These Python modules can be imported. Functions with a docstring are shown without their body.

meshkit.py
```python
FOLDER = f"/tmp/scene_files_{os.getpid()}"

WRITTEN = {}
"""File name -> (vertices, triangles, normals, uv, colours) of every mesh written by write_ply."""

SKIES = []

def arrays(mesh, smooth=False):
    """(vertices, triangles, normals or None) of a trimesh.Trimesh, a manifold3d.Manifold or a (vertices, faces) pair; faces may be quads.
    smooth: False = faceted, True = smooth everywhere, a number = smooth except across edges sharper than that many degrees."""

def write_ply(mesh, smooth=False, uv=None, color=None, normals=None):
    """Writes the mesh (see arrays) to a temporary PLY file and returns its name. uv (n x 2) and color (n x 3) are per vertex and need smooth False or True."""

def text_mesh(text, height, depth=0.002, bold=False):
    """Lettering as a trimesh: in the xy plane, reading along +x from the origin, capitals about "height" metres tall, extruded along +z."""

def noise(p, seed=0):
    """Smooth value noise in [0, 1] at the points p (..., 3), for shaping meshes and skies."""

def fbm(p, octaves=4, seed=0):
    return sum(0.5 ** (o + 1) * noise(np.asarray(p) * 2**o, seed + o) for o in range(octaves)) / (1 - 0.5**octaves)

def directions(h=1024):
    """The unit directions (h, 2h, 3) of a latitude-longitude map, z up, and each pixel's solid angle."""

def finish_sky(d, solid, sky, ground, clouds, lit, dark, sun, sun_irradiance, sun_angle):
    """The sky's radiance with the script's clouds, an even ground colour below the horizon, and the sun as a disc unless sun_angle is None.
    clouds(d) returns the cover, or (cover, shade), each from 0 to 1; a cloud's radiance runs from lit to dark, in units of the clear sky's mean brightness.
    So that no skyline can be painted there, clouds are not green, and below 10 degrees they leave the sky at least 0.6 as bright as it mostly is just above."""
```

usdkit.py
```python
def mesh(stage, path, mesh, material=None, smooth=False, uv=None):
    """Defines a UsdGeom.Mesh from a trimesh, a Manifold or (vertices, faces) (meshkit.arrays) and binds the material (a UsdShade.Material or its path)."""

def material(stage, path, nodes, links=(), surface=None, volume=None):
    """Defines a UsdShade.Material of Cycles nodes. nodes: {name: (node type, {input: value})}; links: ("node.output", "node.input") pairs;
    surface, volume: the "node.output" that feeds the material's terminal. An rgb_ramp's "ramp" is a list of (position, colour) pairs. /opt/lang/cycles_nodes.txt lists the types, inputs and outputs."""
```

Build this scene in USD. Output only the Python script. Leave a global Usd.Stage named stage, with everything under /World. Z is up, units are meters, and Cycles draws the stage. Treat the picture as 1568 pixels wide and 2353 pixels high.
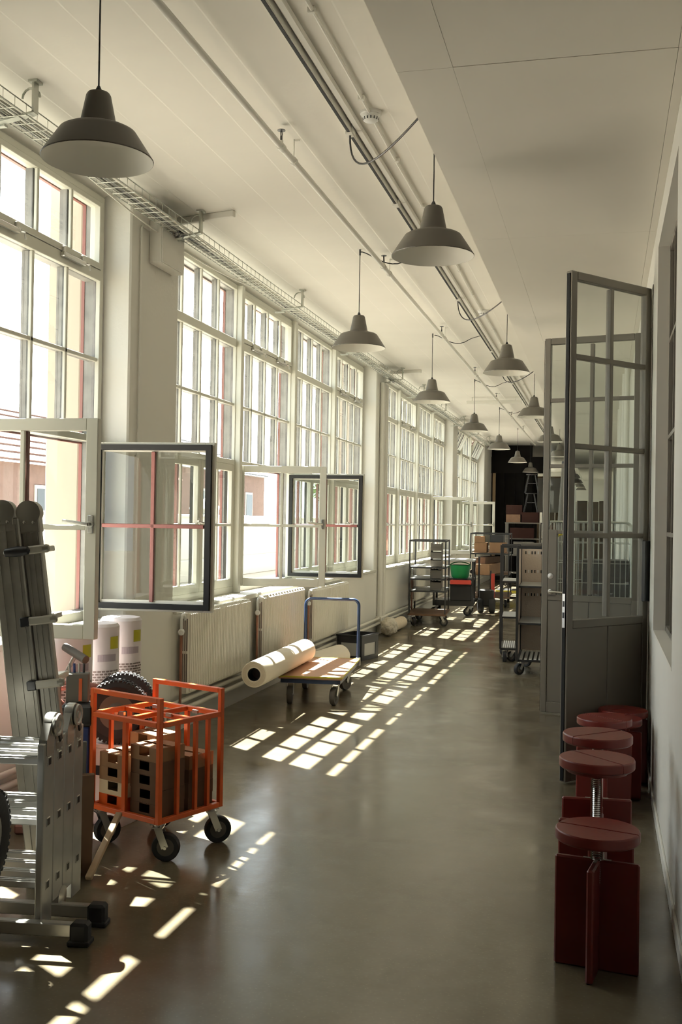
import math, random, numpy as np, trimesh, usdkit, meshkit
from pxr import Usd, UsdGeom, UsdLux, UsdShade, Gf, Sdf, Vt

stage = Usd.Stage.CreateInMemory()
UsdGeom.SetStageUpAxis(stage, UsdGeom.Tokens.z)
UsdGeom.SetStageMetersPerUnit(stage, 1.0)
UsdGeom.Xform.Define(stage, '/World')
UsdGeom.Scope.Define(stage, '/World/Looks')
rng = random.Random(7)

# ------------------------------------------------------------------ camera, sky, sun, exposure
YAW, PITCH, ROLL, FPX = 0.2439, 0.00787, 0.0162, 2426.0
EYE = (0.0, 0.0, 1.6)
EXPOSURE = -2.42
SUN_INTENSITY, SUN_COLOR = 125.0, (1.0, 0.945, 0.85)
SKY_INTENSITY, SKY_COLOR = 6.6, (0.89, 0.96, 1.0)
SUN_DIR = np.array([0.495, -0.315, -1.0])

_c, _s = math.cos, math.sin
fw = np.array([-_s(YAW) * _c(PITCH), _c(YAW) * _c(PITCH), _s(PITCH)])
rt = np.array([_c(YAW), _s(YAW), 0.0])
up = np.cross(rt, fw)
rt, up = _c(ROLL) * rt + _s(ROLL) * up, -_s(ROLL) * rt + _c(ROLL) * up
cam = UsdGeom.Camera.Define(stage, '/World/camera')
cam.CreateHorizontalApertureAttr(24.0)
cam.CreateVerticalApertureAttr(24.0 * 2353 / 1568)
cam.CreateFocalLengthAttr(FPX / 1568 * 24.0)
cam.CreateClippingRangeAttr(Gf.Vec2f(0.05, 400))
cam.CreateExposureAttr(EXPOSURE)
cam.AddTransformOp().Set(Gf.Matrix4d(*[float(x) for r in ((*rt, 0), (*up, 0), (*(-fw), 0), (*EYE, 1)) for x in r]))

dome = UsdLux.DomeLight.Define(stage, '/World/sky')
dome.CreateIntensityAttr(SKY_INTENSITY)
dome.CreateColorAttr(Gf.Vec3f(*SKY_COLOR))
sun = UsdLux.DistantLight.Define(stage, '/World/sun')
sun.CreateIntensityAttr(SUN_INTENSITY)
sun.CreateColorAttr(Gf.Vec3f(*SUN_COLOR))
sun.CreateAngleAttr(0.53)
sun.CreateNormalizeAttr(True)
zax = -SUN_DIR / np.linalg.norm(SUN_DIR)
xax = np.cross([0, 1, 0], zax); xax /= np.linalg.norm(xax); yax = np.cross(zax, xax)
sun.AddTransformOp().Set(Gf.Matrix4d(*[float(x) for r in ((*xax, 0), (*yax, 0), (*zax, 0), (0, 0, 30, 1)) for x in r]))

# ------------------------------------------------------------------ materials
def mat(name, col, rough=0.5, metal=0.0, noise=0.0, nscale=6.0, bump=0.0, bscale=60.0, spec=0.5, coat=0.0):
    nodes = {'p': ('principled_bsdf', {'base_color': col, 'roughness': rough, 'metallic': metal, 'specular_ior_level': spec, 'coat_weight': coat})}
    links = []
    if noise or bump:
        nodes['g'] = ('texture_coordinate', {})
    if noise:
        nodes['n'] = ('noise_texture', {'scale': nscale, 'detail': 4.0})
        nodes['r'] = ('rgb_ramp', {'ramp': [(0.25, tuple(c * (1 - noise) for c in col)), (0.75, tuple(min(1, c * (1 + noise)) for c in col))]})
        links += [('g.object', 'n.vector'), ('n.fac', 'r.fac'), ('r.color', 'p.base_color')]
    if bump:
        nodes['n2'] = ('noise_texture', {'scale': bscale, 'detail': 3.0})
        nodes['b'] = ('bump', {'strength': bump, 'distance': 0.01})
        links += [('g.object', 'n2.vector'), ('n2.fac', 'b.height'), ('b.normal', 'p.normal')]
    return usdkit.material(stage, f'/World/Looks/{name}', nodes, links, surface='p.BSDF')

def glass(name, tint=(0.895, 0.915, 0.905), rough=0.02):
    return usdkit.material(stage, f'/World/Looks/{name}', {
        't': ('transparent_bsdf', {'color': tint}), 'g': ('glossy_bsdf', {'color': (1, 1, 1), 'roughness': rough}), 'f': ('fresnel', {'IOR': 1.5}),
        'geo': ('geometry', {}), 'inv': ('math', {'math_type': 'subtract', 'value1': 1.0}), 'mul': ('math', {'math_type': 'multiply'}),
        'm': ('mix_closure', {})}, [('geo.backfacing', 'inv.value2'), ('f.fac', 'mul.value1'), ('inv.value', 'mul.value2'), ('mul.value', 'm.fac'),
        ('t.BSDF', 'm.closure1'), ('g.BSDF', 'm.closure2')], surface='m.closure')

M = {
    'wall': mat('wall_paint', (0.79, 0.77, 0.705), 0.7, noise=0.03, nscale=1.5, bump=0.12, bscale=40),
    'wall_r': mat('right_wall_paint', (0.79, 0.775, 0.715), 0.65, noise=0.02, nscale=2.0, bump=0.08, bscale=30),
    'soffit': mat('soffit_paint', (0.79, 0.755, 0.68), 0.75, noise=0.03, nscale=1.2),
    'frame': mat('window_frame_paint', (0.66, 0.65, 0.565), 0.45, noise=0.02, nscale=3),
    'bar_dark': mat('glazing_spacer', (0.12, 0.12, 0.115), 0.5, noise=0.4, nscale=9),
    'gasket': mat('rubber_gasket', (0.010, 0.011, 0.012), 0.75, spec=0.25),
    'red_out': mat('red_outdoor_paint', (0.125, 0.036, 0.030), 0.5),
    'glass': glass('window_glass'),
    'shade': mat('lamp_enamel', (0.105, 0.096, 0.080), 0.42, noise=0.04, nscale=9),
    'lining': mat('lamp_lining', (0.84, 0.82, 0.74), 0.5),
    'bulb': mat('bulb_glass', (0.85, 0.84, 0.8), 0.25),
    'black': mat('black_plastic', (0.012, 0.013, 0.016), 0.45),
    'rung_alu': mat('pale_rung_aluminium', (0.56, 0.54, 0.47), 0.4, metal=0.2),
    'rubber': mat('black_rubber', (0.014, 0.015, 0.018), 0.7, bump=0.1),
    'steel': mat('zinc_steel', (0.55, 0.55, 0.53), 0.32, metal=1.0),
    'chrome': mat('chrome', (0.75, 0.74, 0.72), 0.15, metal=1.0),
    'alu': mat('aluminium', (0.50, 0.50, 0.48), 0.36, metal=0.6, noise=0.06, nscale=14),
    'alu_old': mat('weathered_aluminium', (0.34, 0.325, 0.285), 0.40, metal=0.55, noise=0.16, nscale=8),
    'orange': mat('orange_paint', (0.60, 0.095, 0.015), 0.38, noise=0.10, nscale=14),
    'red_lac': mat('dark_red_lacquer', (0.135, 0.015, 0.012), 0.36, noise=0.05, nscale=10, bump=0.03, bscale=90),
    'door': mat('grey_door_paint', (0.17, 0.155, 0.13), 0.42, noise=0.03, nscale=3),
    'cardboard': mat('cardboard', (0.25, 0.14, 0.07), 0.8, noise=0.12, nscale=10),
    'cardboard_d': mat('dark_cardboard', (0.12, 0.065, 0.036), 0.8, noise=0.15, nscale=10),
    'cream': mat('cream_card', (0.62, 0.52, 0.36), 0.7),
    'purifier': mat('white_purple_plastic', (0.79, 0.73, 0.72), 0.35),
    'grille': mat('grille_dark', (0.15, 0.115, 0.10), 0.6),
    'sticker': mat('yellow_sticker', (0.42, 0.39, 0.015), 0.5),
    'purple_grey': mat('grey_badge', (0.40, 0.34, 0.36), 0.5),
    'rad': mat('radiator_enamel', (0.80, 0.77, 0.68), 0.4),
    'pipe_red': mat('rusty_pipe', (0.24, 0.10, 0.06), 0.5, noise=0.2),
    'paper': mat('paper_roll', (0.80, 0.73, 0.60), 0.7, noise=0.02),
    'paper_edge': mat('paper_roll_edge', (0.66, 0.56, 0.42), 0.8, noise=0.1, nscale=30),
    'blue': mat('blue_tube', (0.011, 0.032, 0.09), 0.35, noise=0.15, nscale=25),
    'ply': mat('brown_deck', (0.40, 0.22, 0.13), 0.45, noise=0.12, nscale=5),
    'yellow': mat('yellow_edge', (0.46, 0.39, 0.04), 0.5),
    'blackmetal': mat('black_steel', (0.018, 0.019, 0.021), 0.4),
    'graycrate': mat('grey_crate', (0.115, 0.105, 0.09), 0.6),
    'shelfboard': mat('grey_shelf', (0.42, 0.42, 0.40), 0.4),
    'green': mat('green_plastic', (0.005, 0.20, 0.055), 0.35),
    'redp': mat('red_plastic', (0.55, 0.06, 0.04), 0.4),
    'pink': mat('faded_red_paint', (0.26, 0.11, 0.085), 0.5, noise=0.1),
    'bluebag': mat('blue_plastic', (0.015, 0.035, 0.15), 0.5),
    'white': mat('white_plastic', (0.8, 0.8, 0.77), 0.4),
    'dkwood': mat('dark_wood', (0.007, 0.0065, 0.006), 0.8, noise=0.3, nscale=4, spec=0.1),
    'pinewood': mat('pine_wood', (0.36, 0.26, 0.15), 0.6, noise=0.15, nscale=4),
    'maroon': mat('maroon_box', (0.022, 0.008, 0.006), 0.8, spec=0.15),
    'galv': mat('galvanised_wire', (0.60, 0.62, 0.58), 0.35, metal=0.8),
    'cable': mat('grey_cable', (0.42, 0.42, 0.38), 0.6),
    'cable_w': mat('white_cable', (0.72, 0.70, 0.62), 0.6),
    'tray': mat('zinc_tray', (0.46, 0.47, 0.42), 0.4, metal=0.6),
    'beige_out': mat('beige_render', (0.35, 0.305, 0.25), 0.85, noise=0.04, nscale=2),
    'brick_out': mat('red_brick_far', (0.115, 0.072, 0.062), 0.85, noise=0.15, nscale=3),
    'roof_out': mat('red_roof_tile', (0.16, 0.095, 0.08), 0.8, noise=0.1, nscale=3),
    'slate_out': mat('slate_roof', (0.2, 0.2, 0.21), 0.8),
    'white_out': mat('white_render', (0.50, 0.485, 0.45), 0.85),
    'paving': mat('paving', (0.42, 0.38, 0.32), 0.9, noise=0.1, nscale=1),
    'leaf': mat('tree_leaf', (0.09, 0.17, 0.05), 0.7, noise=0.3, nscale=3),
    'bark': mat('tree_bark', (0.12, 0.09, 0.06), 0.9),
    'darkglass': mat('dark_window_far', (0.05, 0.06, 0.07), 0.1),
    'mesh_panel': mat('embossed_beige_panel', (0.62, 0.51, 0.42), 0.6, bump=0.35, bscale=55),
    'bag': mat('cream_bag', (0.62, 0.56, 0.45), 0.6, noise=0.1),
    'wood_batten': mat('batten_wood', (0.42, 0.30, 0.18), 0.6, noise=0.15),
}
# polished screed floor: speckle, worn patches, uneven gloss
M['floor'] = usdkit.material(stage, '/World/Looks/polished_floor', {
    'g': ('texture_coordinate', {}),
    'n1': ('noise_texture', {'scale': 1.3, 'detail': 5.0, 'roughness': 0.6}), 'r1': ('rgb_ramp', {'ramp': [(0.3, (0.126, 0.106, 0.071)), (0.7, (0.163, 0.139, 0.096))]}),
    'n2': ('voronoi_texture', {'scale': 70.0}), 'r2': ('rgb_ramp', {'ramp': [(0.0, (1.5, 1.5, 1.45)), (0.11, (1.25, 1.25, 1.2)), (0.16, (1, 1, 1)), (1, (0.93, 0.93, 0.93))]}),
    'm': ('mix_color', {'blend_type': 'multiply', 'fac': 1.0, 'use_clamp': False}),
    'n3': ('noise_texture', {'scale': 2.2, 'detail': 6.0}), 'r3': ('map_range', {'from_min': 0.3, 'from_max': 0.7, 'to_min': 0.12, 'to_max': 0.26}),
    'n4': ('noise_texture', {'scale': 9.0, 'detail': 3.0}), 'b': ('bump', {'strength': 0.06, 'distance': 0.01}),
    'p': ('principled_bsdf', {'specular_ior_level': 0.5})},
    [('g.object', 'n1.vector'), ('n1.fac', 'r1.fac'), ('g.object', 'n2.vector'), ('n2.distance', 'r2.fac'), ('r1.color', 'm.a'), ('r2.color', 'm.b'), ('m.result', 'p.base_color'),
     ('g.object', 'n3.vector'), ('n3.fac', 'r3.value'), ('r3.result', 'p.roughness'), ('g.object', 'n4.vector'), ('n4.fac', 'b.height'), ('b.normal', 'p.normal')], surface='p.BSDF')
# board-marked painted concrete ceiling: faint joints along the corridor
M['ceil'] = usdkit.material(stage, '/World/Looks/ceiling_paint', {
    'g': ('texture_coordinate', {}), 'w': ('wave_texture', {'wave_type': 'bands', 'bands_direction': 'x', 'profile': 'saw', 'scale': 1.1, 'distortion': 0.25, 'detail': 2.0}),
    'r': ('rgb_ramp', {'ramp': [(0.0, (0, 0, 0)), (0.03, (1, 1, 1)), (1.0, (1, 1, 1))]}),
    'n': ('noise_texture', {'scale': 25.0, 'detail': 4.0}), 'a': ('math', {'math_type': 'multiply_add', 'value2': 0.35, 'value3': 0.0}), 'a2': ('math', {'math_type': 'add'}),
    'b': ('bump', {'strength': 0.25, 'distance': 0.01}),
    'n2': ('noise_texture', {'scale': 1.2, 'detail': 4.0}), 'r2': ('rgb_ramp', {'ramp': [(0.3, (0.79, 0.76, 0.69)), (0.7, (0.84, 0.81, 0.74))]}),
    'p': ('principled_bsdf', {'roughness': 0.7})},
    [('g.object', 'w.vector'), ('w.fac', 'r.fac'), ('g.object', 'n.vector'), ('n.fac', 'a.value1'), ('r.color', 'a2.value1'), ('a.value', 'a2.value2'), ('a2.value', 'b.height'), ('b.normal', 'p.normal'),
     ('g.object', 'n2.vector'), ('n2.fac', 'r2.fac'), ('r2.color', 'p.base_color')], surface='p.BSDF')

# ------------------------------------------------------------------ mesh builder and scene helpers
def rotm(rz=0, rx=0, ry=0):
    cz, sz, cx, sx, cy, sy = _c(rz), _s(rz), _c(rx), _s(rx), _c(ry), _s(ry)
    return np.array([[cz, -sz, 0], [sz, cz, 0], [0, 0, 1]]) @ np.array([[cy, 0, sy], [0, 1, 0], [-sy, 0, cy]]) @ np.array([[1, 0, 0], [0, cx, -sx], [0, sx, cx]])

class MB:
    def __init__(s): s.v, s.f, s.n = [], [], 0
    def add(s, v, f):
        v = np.asarray(v, float); f = np.asarray(f, int)
        if f.shape[1] == 4: f = np.vstack([f[:, [0, 1, 2]], f[:, [0, 2, 3]]])
        s.v.append(v); s.f.append(f + s.n); s.n += len(v); return s
    def tm(s, t): return s.add(t.vertices, t.faces)
    def box(s, x0, x1, y0, y1, z0, z1, ch=0.0, R=None):
        """axis-aligned box, optionally chamfered, optionally turned by R about its centre"""
        c = np.array([(x0 + x1) / 2, (y0 + y1) / 2, (z0 + z1) / 2]); h = np.abs([x1 - x0, y1 - y0, z1 - z0]) / 2
        v, f = cbox(h, min(ch, h.min() * 0.49))
        return s.add((v if R is None else v @ R.T) + c, f)
    def bar(s, p, q, w, d, ch=0.0, upv=(0, 0, 1)):
        """rectangular bar from p to q: w across, d along upv"""
        p, q = np.array(p, float), np.array(q, float); a = q - p; L = np.linalg.norm(a); a /= L
        u = np.array(upv, float)
        if abs(a @ u) > 0.95: u = np.array([0, 1.0, 0]) if abs(a[1]) < 0.9 else np.array([1.0, 0, 0])
        b = np.cross(u, a); b /= np.linalg.norm(b); u = np.cross(a, b)
        h = np.array([L, w, d]) / 2
        v, f = cbox(h, min(ch, h.min() * 0.49))
        return s.add(v @ np.array([a, b, u]) + (p + q) / 2, f)
    def cyl(s, p, q, r, n=12, r2=None, cap=True):
        p, q = np.array(p, float), np.array(q, float); a = q - p; a /= np.linalg.norm(a); r2 = r if r2 is None else r2
        u = np.cross(a, [0, 0, 1.0] if abs(a[2]) < 0.9 else [1.0, 0, 0]); u /= np.linalg.norm(u); w = np.cross(a, u)
        t = np.arange(n) * 2 * math.pi / n; ring = np.cos(t)[:, None] * u + np.sin(t)[:, None] * w
        v = np.vstack([p + r * ring, q + r2 * ring, p[None], q[None]]); i = np.arange(n); j = (i + 1) % n
        f = [np.c_[i, j, j + n], np.c_[i, j + n, i + n]]
        if cap: f += [np.c_[j, i, np.full(n, 2 * n)], np.c_[i + n, j + n, np.full(n, 2 * n + 1)]]
        return s.add(v, np.vstack(f))
    def tube(s, pts, r, n=8, closed=False):
        pts = np.array(pts, float); k = len(pts)
        tan = np.gradient(pts, axis=0) if not closed else np.roll(pts, -1, 0) - np.roll(pts, 1, 0)
        tan /= np.linalg.norm(tan, axis=1)[:, None]
        u = np.cross(tan[0], [0, 0, 1.0] if abs(tan[0][2]) < 0.9 else [1.0, 0, 0]); u /= np.linalg.norm(u); rings = []
        for i in range(k):
            u = u - tan[i] * (u @ tan[i]); u /= np.linalg.norm(u); w = np.cross(tan[i], u)
            t = np.arange(n) * 2 * math.pi / n
            rings.append(pts[i] + r * (np.cos(t)[:, None] * u + np.sin(t)[:, None] * w))
        v = np.vstack(rings); f = []
        i = np.arange(n); j = (i + 1) % n
        for a in range(k if closed else k - 1):
            b = (a + 1) % k; f += [np.c_[a * n + i, a * n + j, b * n + j, b * n + i]]
        f = np.vstack(f); f = np.vstack([f[:, [0, 1, 2]], f[:, [0, 2, 3]]])
        if not closed:
            v = np.vstack([v, pts[:1], pts[-1:]]); m = k * n
            f = np.vstack([f, np.c_[j, i, np.full(n, m)], np.c_[(k - 1) * n + i, (k - 1) * n + j, np.full(n, m + 1)]])
        return s.add(v, f)
    def lathe(s, prof, c=(0, 0, 0), n=32, axis=None, a0=0.0, a1=2 * math.pi):
        """profile of (radius, height) turned about z (or axis) at c"""
        prof = np.array(prof, float); full = abs(a1 - a0 - 2 * math.pi) < 1e-6
        t = a0 + (a1 - a0) * np.arange(n if full else n + 1) / n; k, m = len(prof), len(t)
        v = np.stack([np.outer(prof[:, 0], np.cos(t)), np.outer(prof[:, 0], np.sin(t)), np.repeat(prof[:, 1:2], m, 1)], -1).reshape(-1, 3)
        f = []
        i = np.arange(n); j = (i + 1) % m
        for a in range(k - 1): f.append(np.c_[a * m + i, a * m + j, (a + 1) * m + j, (a + 1) * m + i])
        if axis is not None:
            a = np.array(axis, float); a /= np.linalg.norm(a); u = np.cross(a, [0, 0, 1.0] if abs(a[2]) < 0.9 else [1.0, 0, 0]); u /= np.linalg.norm(u)
            v = v @ np.array([u, np.cross(a, u), a])
        return s.add(v + np.array(c), np.vstack(f))
    def prism(s, poly, z0, z1, R=None, c=(0, 0, 0)):
        """convex or simple polygon (x, y) extruded in z, then turned by R and moved to c"""
        from shapely.geometry import Polygon
        t = trimesh.creation.extrude_polygon(poly if hasattr(poly, 'exterior') else Polygon(poly), z1 - z0, engine='earcut')
        v = t.vertices + [0, 0, z0]
        return s.add((v if R is None else v @ R.T) + np.array(c), t.faces)
    def xf(s, R=None, t=(0, 0, 0), c=(0, 0, 0)):
        c = np.array(c, float)
        s.v = [((v - c) @ R.T if R is not None else v - c) + c + np.array(t) for v in s.v]; return s
    def mesh(s): return (np.vstack(s.v), np.vstack(s.f))

_cb = {}
def cbox(h, ch):
    k = (round(float(h[0]), 5), round(float(h[1]), 5), round(float(h[2]), 5), round(ch, 5))
    if k in _cb: return _cb[k]
    if ch <= 1e-5:
        v = np.array([[x, y, z] for x in (-1, 1) for y in (-1, 1) for z in (-1, 1)], float) * h
        f = np.array([[0, 1, 3, 2], [4, 6, 7, 5], [0, 4, 5, 1], [2, 3, 7, 6], [0, 2, 6, 4], [1, 5, 7, 3]])
        f = np.vstack([f[:, [0, 1, 2]], f[:, [0, 2, 3]]])
    else:
        pts = []
        for sx in (-1, 1):
            for sy in (-1, 1):
                for sz in (-1, 1):
                    s3 = np.array([sx, sy, sz])
                    for k2 in range(3):
                        d = np.full(3, ch); d[k2] = 0; pts.append(s3 * (h - d))
        hull = trimesh.Trimesh(pts).convex_hull
        v, f = np.array(hull.vertices), np.array(hull.faces)
    _cb[k] = (v, f); return _cb[k]

_names = {}
def numbered(parent, name):
    k = (parent, name); n = _names.get(k, 0); _names[k] = n + 1
    return name if n == 0 else f'{name}_{n:03d}'
def P(x): return x if isinstance(x, str) else str(x.GetPath())
def tag(prim, label=None, cat=None, group=None, kind=None):
    for k, v in (('label', label), ('category', cat), ('group', group), ('kind', kind)):
        if v: prim.SetCustomDataByKey(k, v)
    return prim
def thing(name, label, cat, loc=(0, 0, 0), rotz=0.0, group=None, kind=None):
    x = UsdGeom.Xform.Define(stage, '/World/' + numbered('/World', name))
    x.AddTranslateOp().Set(Gf.Vec3d(*map(float, loc)))
    if rotz: x.AddRotateZOp().Set(float(rotz))
    return tag(x.GetPrim(), label, cat, group, kind)
def part(parent, name, mb, m, smooth=False, label=None, kind=None):
    p = P(parent)
    me = usdkit.mesh(stage, f'{p}/{numbered(p, name)}', mb.mesh(), M[m], smooth=smooth)
    return tag(me.GetPrim(), label, kind=kind)
def solo(name, mb, m, label, cat, group=None, smooth=False, kind=None):
    me = usdkit.mesh(stage, '/World/' + numbered('/World', name), mb.mesh(), M[m], smooth=smooth)
    return tag(me.GetPrim(), label, cat, group, kind)
def struct(name, mb, m, label, smooth=False, cat='structure'):
    me = usdkit.mesh(stage, '/World/' + name, mb.mesh(), M[m], smooth=smooth)
    return tag(me.GetPrim(), label, None, None, 'structure')
def dup(src, loc, rotz=0.0, label=None, group=None, name=None, cat=None):
    was = src.GetCustomData()
    base = name or src.GetName()
    x = UsdGeom.Xform.Define(stage, '/World/' + (base if name else numbered('/World', src.GetName())))
    x.GetPrim().GetReferences().AddInternalReference(src.GetPath())
    x.ClearXformOpOrder()
    x.AddTranslateOp(opSuffix='place').Set(Gf.Vec3d(*map(float, loc))); x.AddRotateZOp(opSuffix='place').Set(float(rotz))
    p = x.GetPrim(); p.SetInstanceable(True)
    return tag(p, label or was.get('label'), cat or was.get('category'), group or was.get('group'), was.get('kind'))
def arc(c, r, a0, a1, u, w, n=6):
    c, u, w = (np.array(x, float) for x in (c, u, w))
    return [c + r * (math.cos(a) * u + math.sin(a) * w) for a in np.linspace(a0, a1, n)]
def bezier(p0, p1, p2, p3, n=14):
    p0, p1, p2, p3 = (np.array(x, float) for x in (p0, p1, p2, p3))
    return [(1 - t) ** 3 * p0 + 3 * (1 - t) ** 2 * t * p1 + 3 * (1 - t) * t * t * p2 + t ** 3 * p3 for t in np.linspace(0, 1, n)]

# ------------------------------------------------------------------ room shell
XW, XF, XO, XR = -3.08, -3.28, -3.69, 0.30        # wall face, window plane, outer face, right wall
ZC, ZS, XS = 3.78, 3.45, -0.853                   # ceiling, lowered ceiling and its edge
Y0, Y1 = -9.0, 46.0
PITCH_W = 1.73
BAYS = [(2.99, 2), (7.40, 4), (15.12, 4), (22.84, 3), (38.4, 4)]   # first window's start, windows
OPEN = [(y - 0.12, y + n * PITCH_W + 0.02) for y, n in BAYS]
OPEN[0] = (3.85, OPEN[0][1])

struct('floor', MB().box(XO, 4.2, Y0 - 0.2, Y1 + 0.2, -0.2, 0.0), 'floor', 'polished brown-grey screed floor of the long corridor')
struct('ceiling', MB().box(-3.46, 4.2, Y0 - 0.2, Y1 + 0.2, ZC, ZC + 0.12), 'ceil', 'cream painted board-marked concrete ceiling over the window side')
wl = MB()
edges = [Y0] + [v for o in OPEN for v in o] + [Y1]
for a, b in zip(edges[0::2], edges[1::2]):
    wl.box(-3.44, XW, a, b, 0.0, ZC, 0.012)
for a, b in OPEN:
    wl.box(XO, XF - 0.15, a - 0.01, b + 0.01, 0, 0.89).box(XF - 0.16, XW, a - 0.01, b + 0.01, 0.0, 0.90)
    wl.box(-3.455, XF - 0.005, a - 0.01, b + 0.01, 3.725, ZC)
    t = np.linspace(0, math.pi / 2, 7)
    pr = [(XF - 0.01, ZC + 0.01), (XF - 0.01, 3.735)] + [(XF + 0.26 - 0.26 * _c(x), 3.735 + 0.045 * _s(x)) for x in t[1:]] + [(XF + 0.26, ZC + 0.01)]
    wl.prism(pr, 0, b - a, R=np.array([[1, 0, 0], [0, 0, -1], [0, 1, 0]]) @ np.diag([1, 1, 1.0]), c=(0, b, 0))
fc = MB()
for a, b in zip(edges[0::2], edges[1::2]): fc.box(XO, -3.4395, a + .001, b - .001, -0.2, ZC + .4, 0.01)
struct('wall_outer', fc, 'beige_out', 'beige rendered outdoor piers between the window bays')
struct('wall_left', wl, 'wall', 'cream window wall with square piers between wide bays of windows', smooth=30)
struct('wall_front', MB().box(XO, 4.2, Y0 - 0.2, Y0, 0, ZC), 'wall', 'cream end wall behind the viewer')
struct('wall_back', MB().box(XO, 4.2, Y1, Y1 + 0.2, 0, ZC), 'wall_r', 'pale far end wall of the corridor')

# right wall: internal window and double door openings
DW0, DW1, DZ = 7.24, 8.98, 3.19                   # door opening
WW = [(-3.6, -0.4), (4.88, 6.62)]; WZ0, WZ1 = 0.97, 3.28
wr = MB()
ys = [Y0] + [v for w in WW for v in w] + [DW0, DW1, Y1]
for a, b in zip(ys[0::2], ys[1::2]): wr.box(XR, XR + 0.24, a, b, 0, ZC)
for a, b in WW: wr.box(XR, XR + 0.24, a, b, 0, WZ0).box(XR, XR + 0.24, a, b, WZ1, ZC)
wr.box(XR, XR + 0.24, DW0, DW1, DZ, ZC)
struct('wall_right', wr, 'wall_r', 'white right-hand corridor wall with an internal window and a double door opening')
struct('wall_room', MB().box(4.0, 4.2, Y0, Y1, 0, ZC).box(XR + 0.24, 4.0, 10.6, 10.8, 0, ZC).box(XR + 0.24, 4.0, -4.2, -4.0, 0, ZC), 'wall_r', 'walls of the room beyond the right-hand wall')
struct('baseboard_right', MB().box(XR - 0.012, XR, 0 - 8.9, DW0 - 0.05, 0, 0.07, 0.004).box(XR - 0.012, XR, DW1 + 0.05, 45, 0, 0.07, 0.004), 'wall_r', 'low white skirting along the right-hand wall')

# lowered ceiling made of boards with open joints
sf = thing('soffit', 'lowered beige board ceiling along the right-hand side of the corridor', 'ceiling', kind='structure')
part(sf, 'soffit_core', MB().box(XS + 0.004, XR, Y0, Y1, ZS + 0.006, ZC), 'soffit')
y = -9.0 + 0.06
k = 0
while y < Y1:
    dz = (0, 0.003, -0.001)[k % 3]
    y2 = min(y + 2.64, Y1) - .002
    part(sf, 'ceiling_board', MB().box(XS, -0.621, y, y2, ZS + 0.0004, ZS + 0.007), 'soffit')
    part(sf, 'ceiling_board', MB().box(-0.6203, 0.2560, y, y2 - .001, ZS + 0.0008 + dz * 0.3, ZS + 0.007), 'soffit')
    part(sf, 'ceiling_board', MB().box(0.258, XR, y, y2, ZS, ZS + 0.007, 0.0008), 'soffit')
    y += 2.64; k += 1

# window sills
for i, (a, b) in enumerate(OPEN):
    struct(f'trim_{i + 1}', MB().box(XF - 0.02, XW + 0.03, a + 0.002, b - 0.002, 0.885, 0.925, 0.006), 'frame', f'cream painted sill board under window bay {("nearest the viewer, at the left edge", "with the two pairs of radiators, second from the viewer", "behind the black shelf trolley, third from the viewer", "with two tilted vents at the far end", "at the far end of the hall")[i]}')

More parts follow.
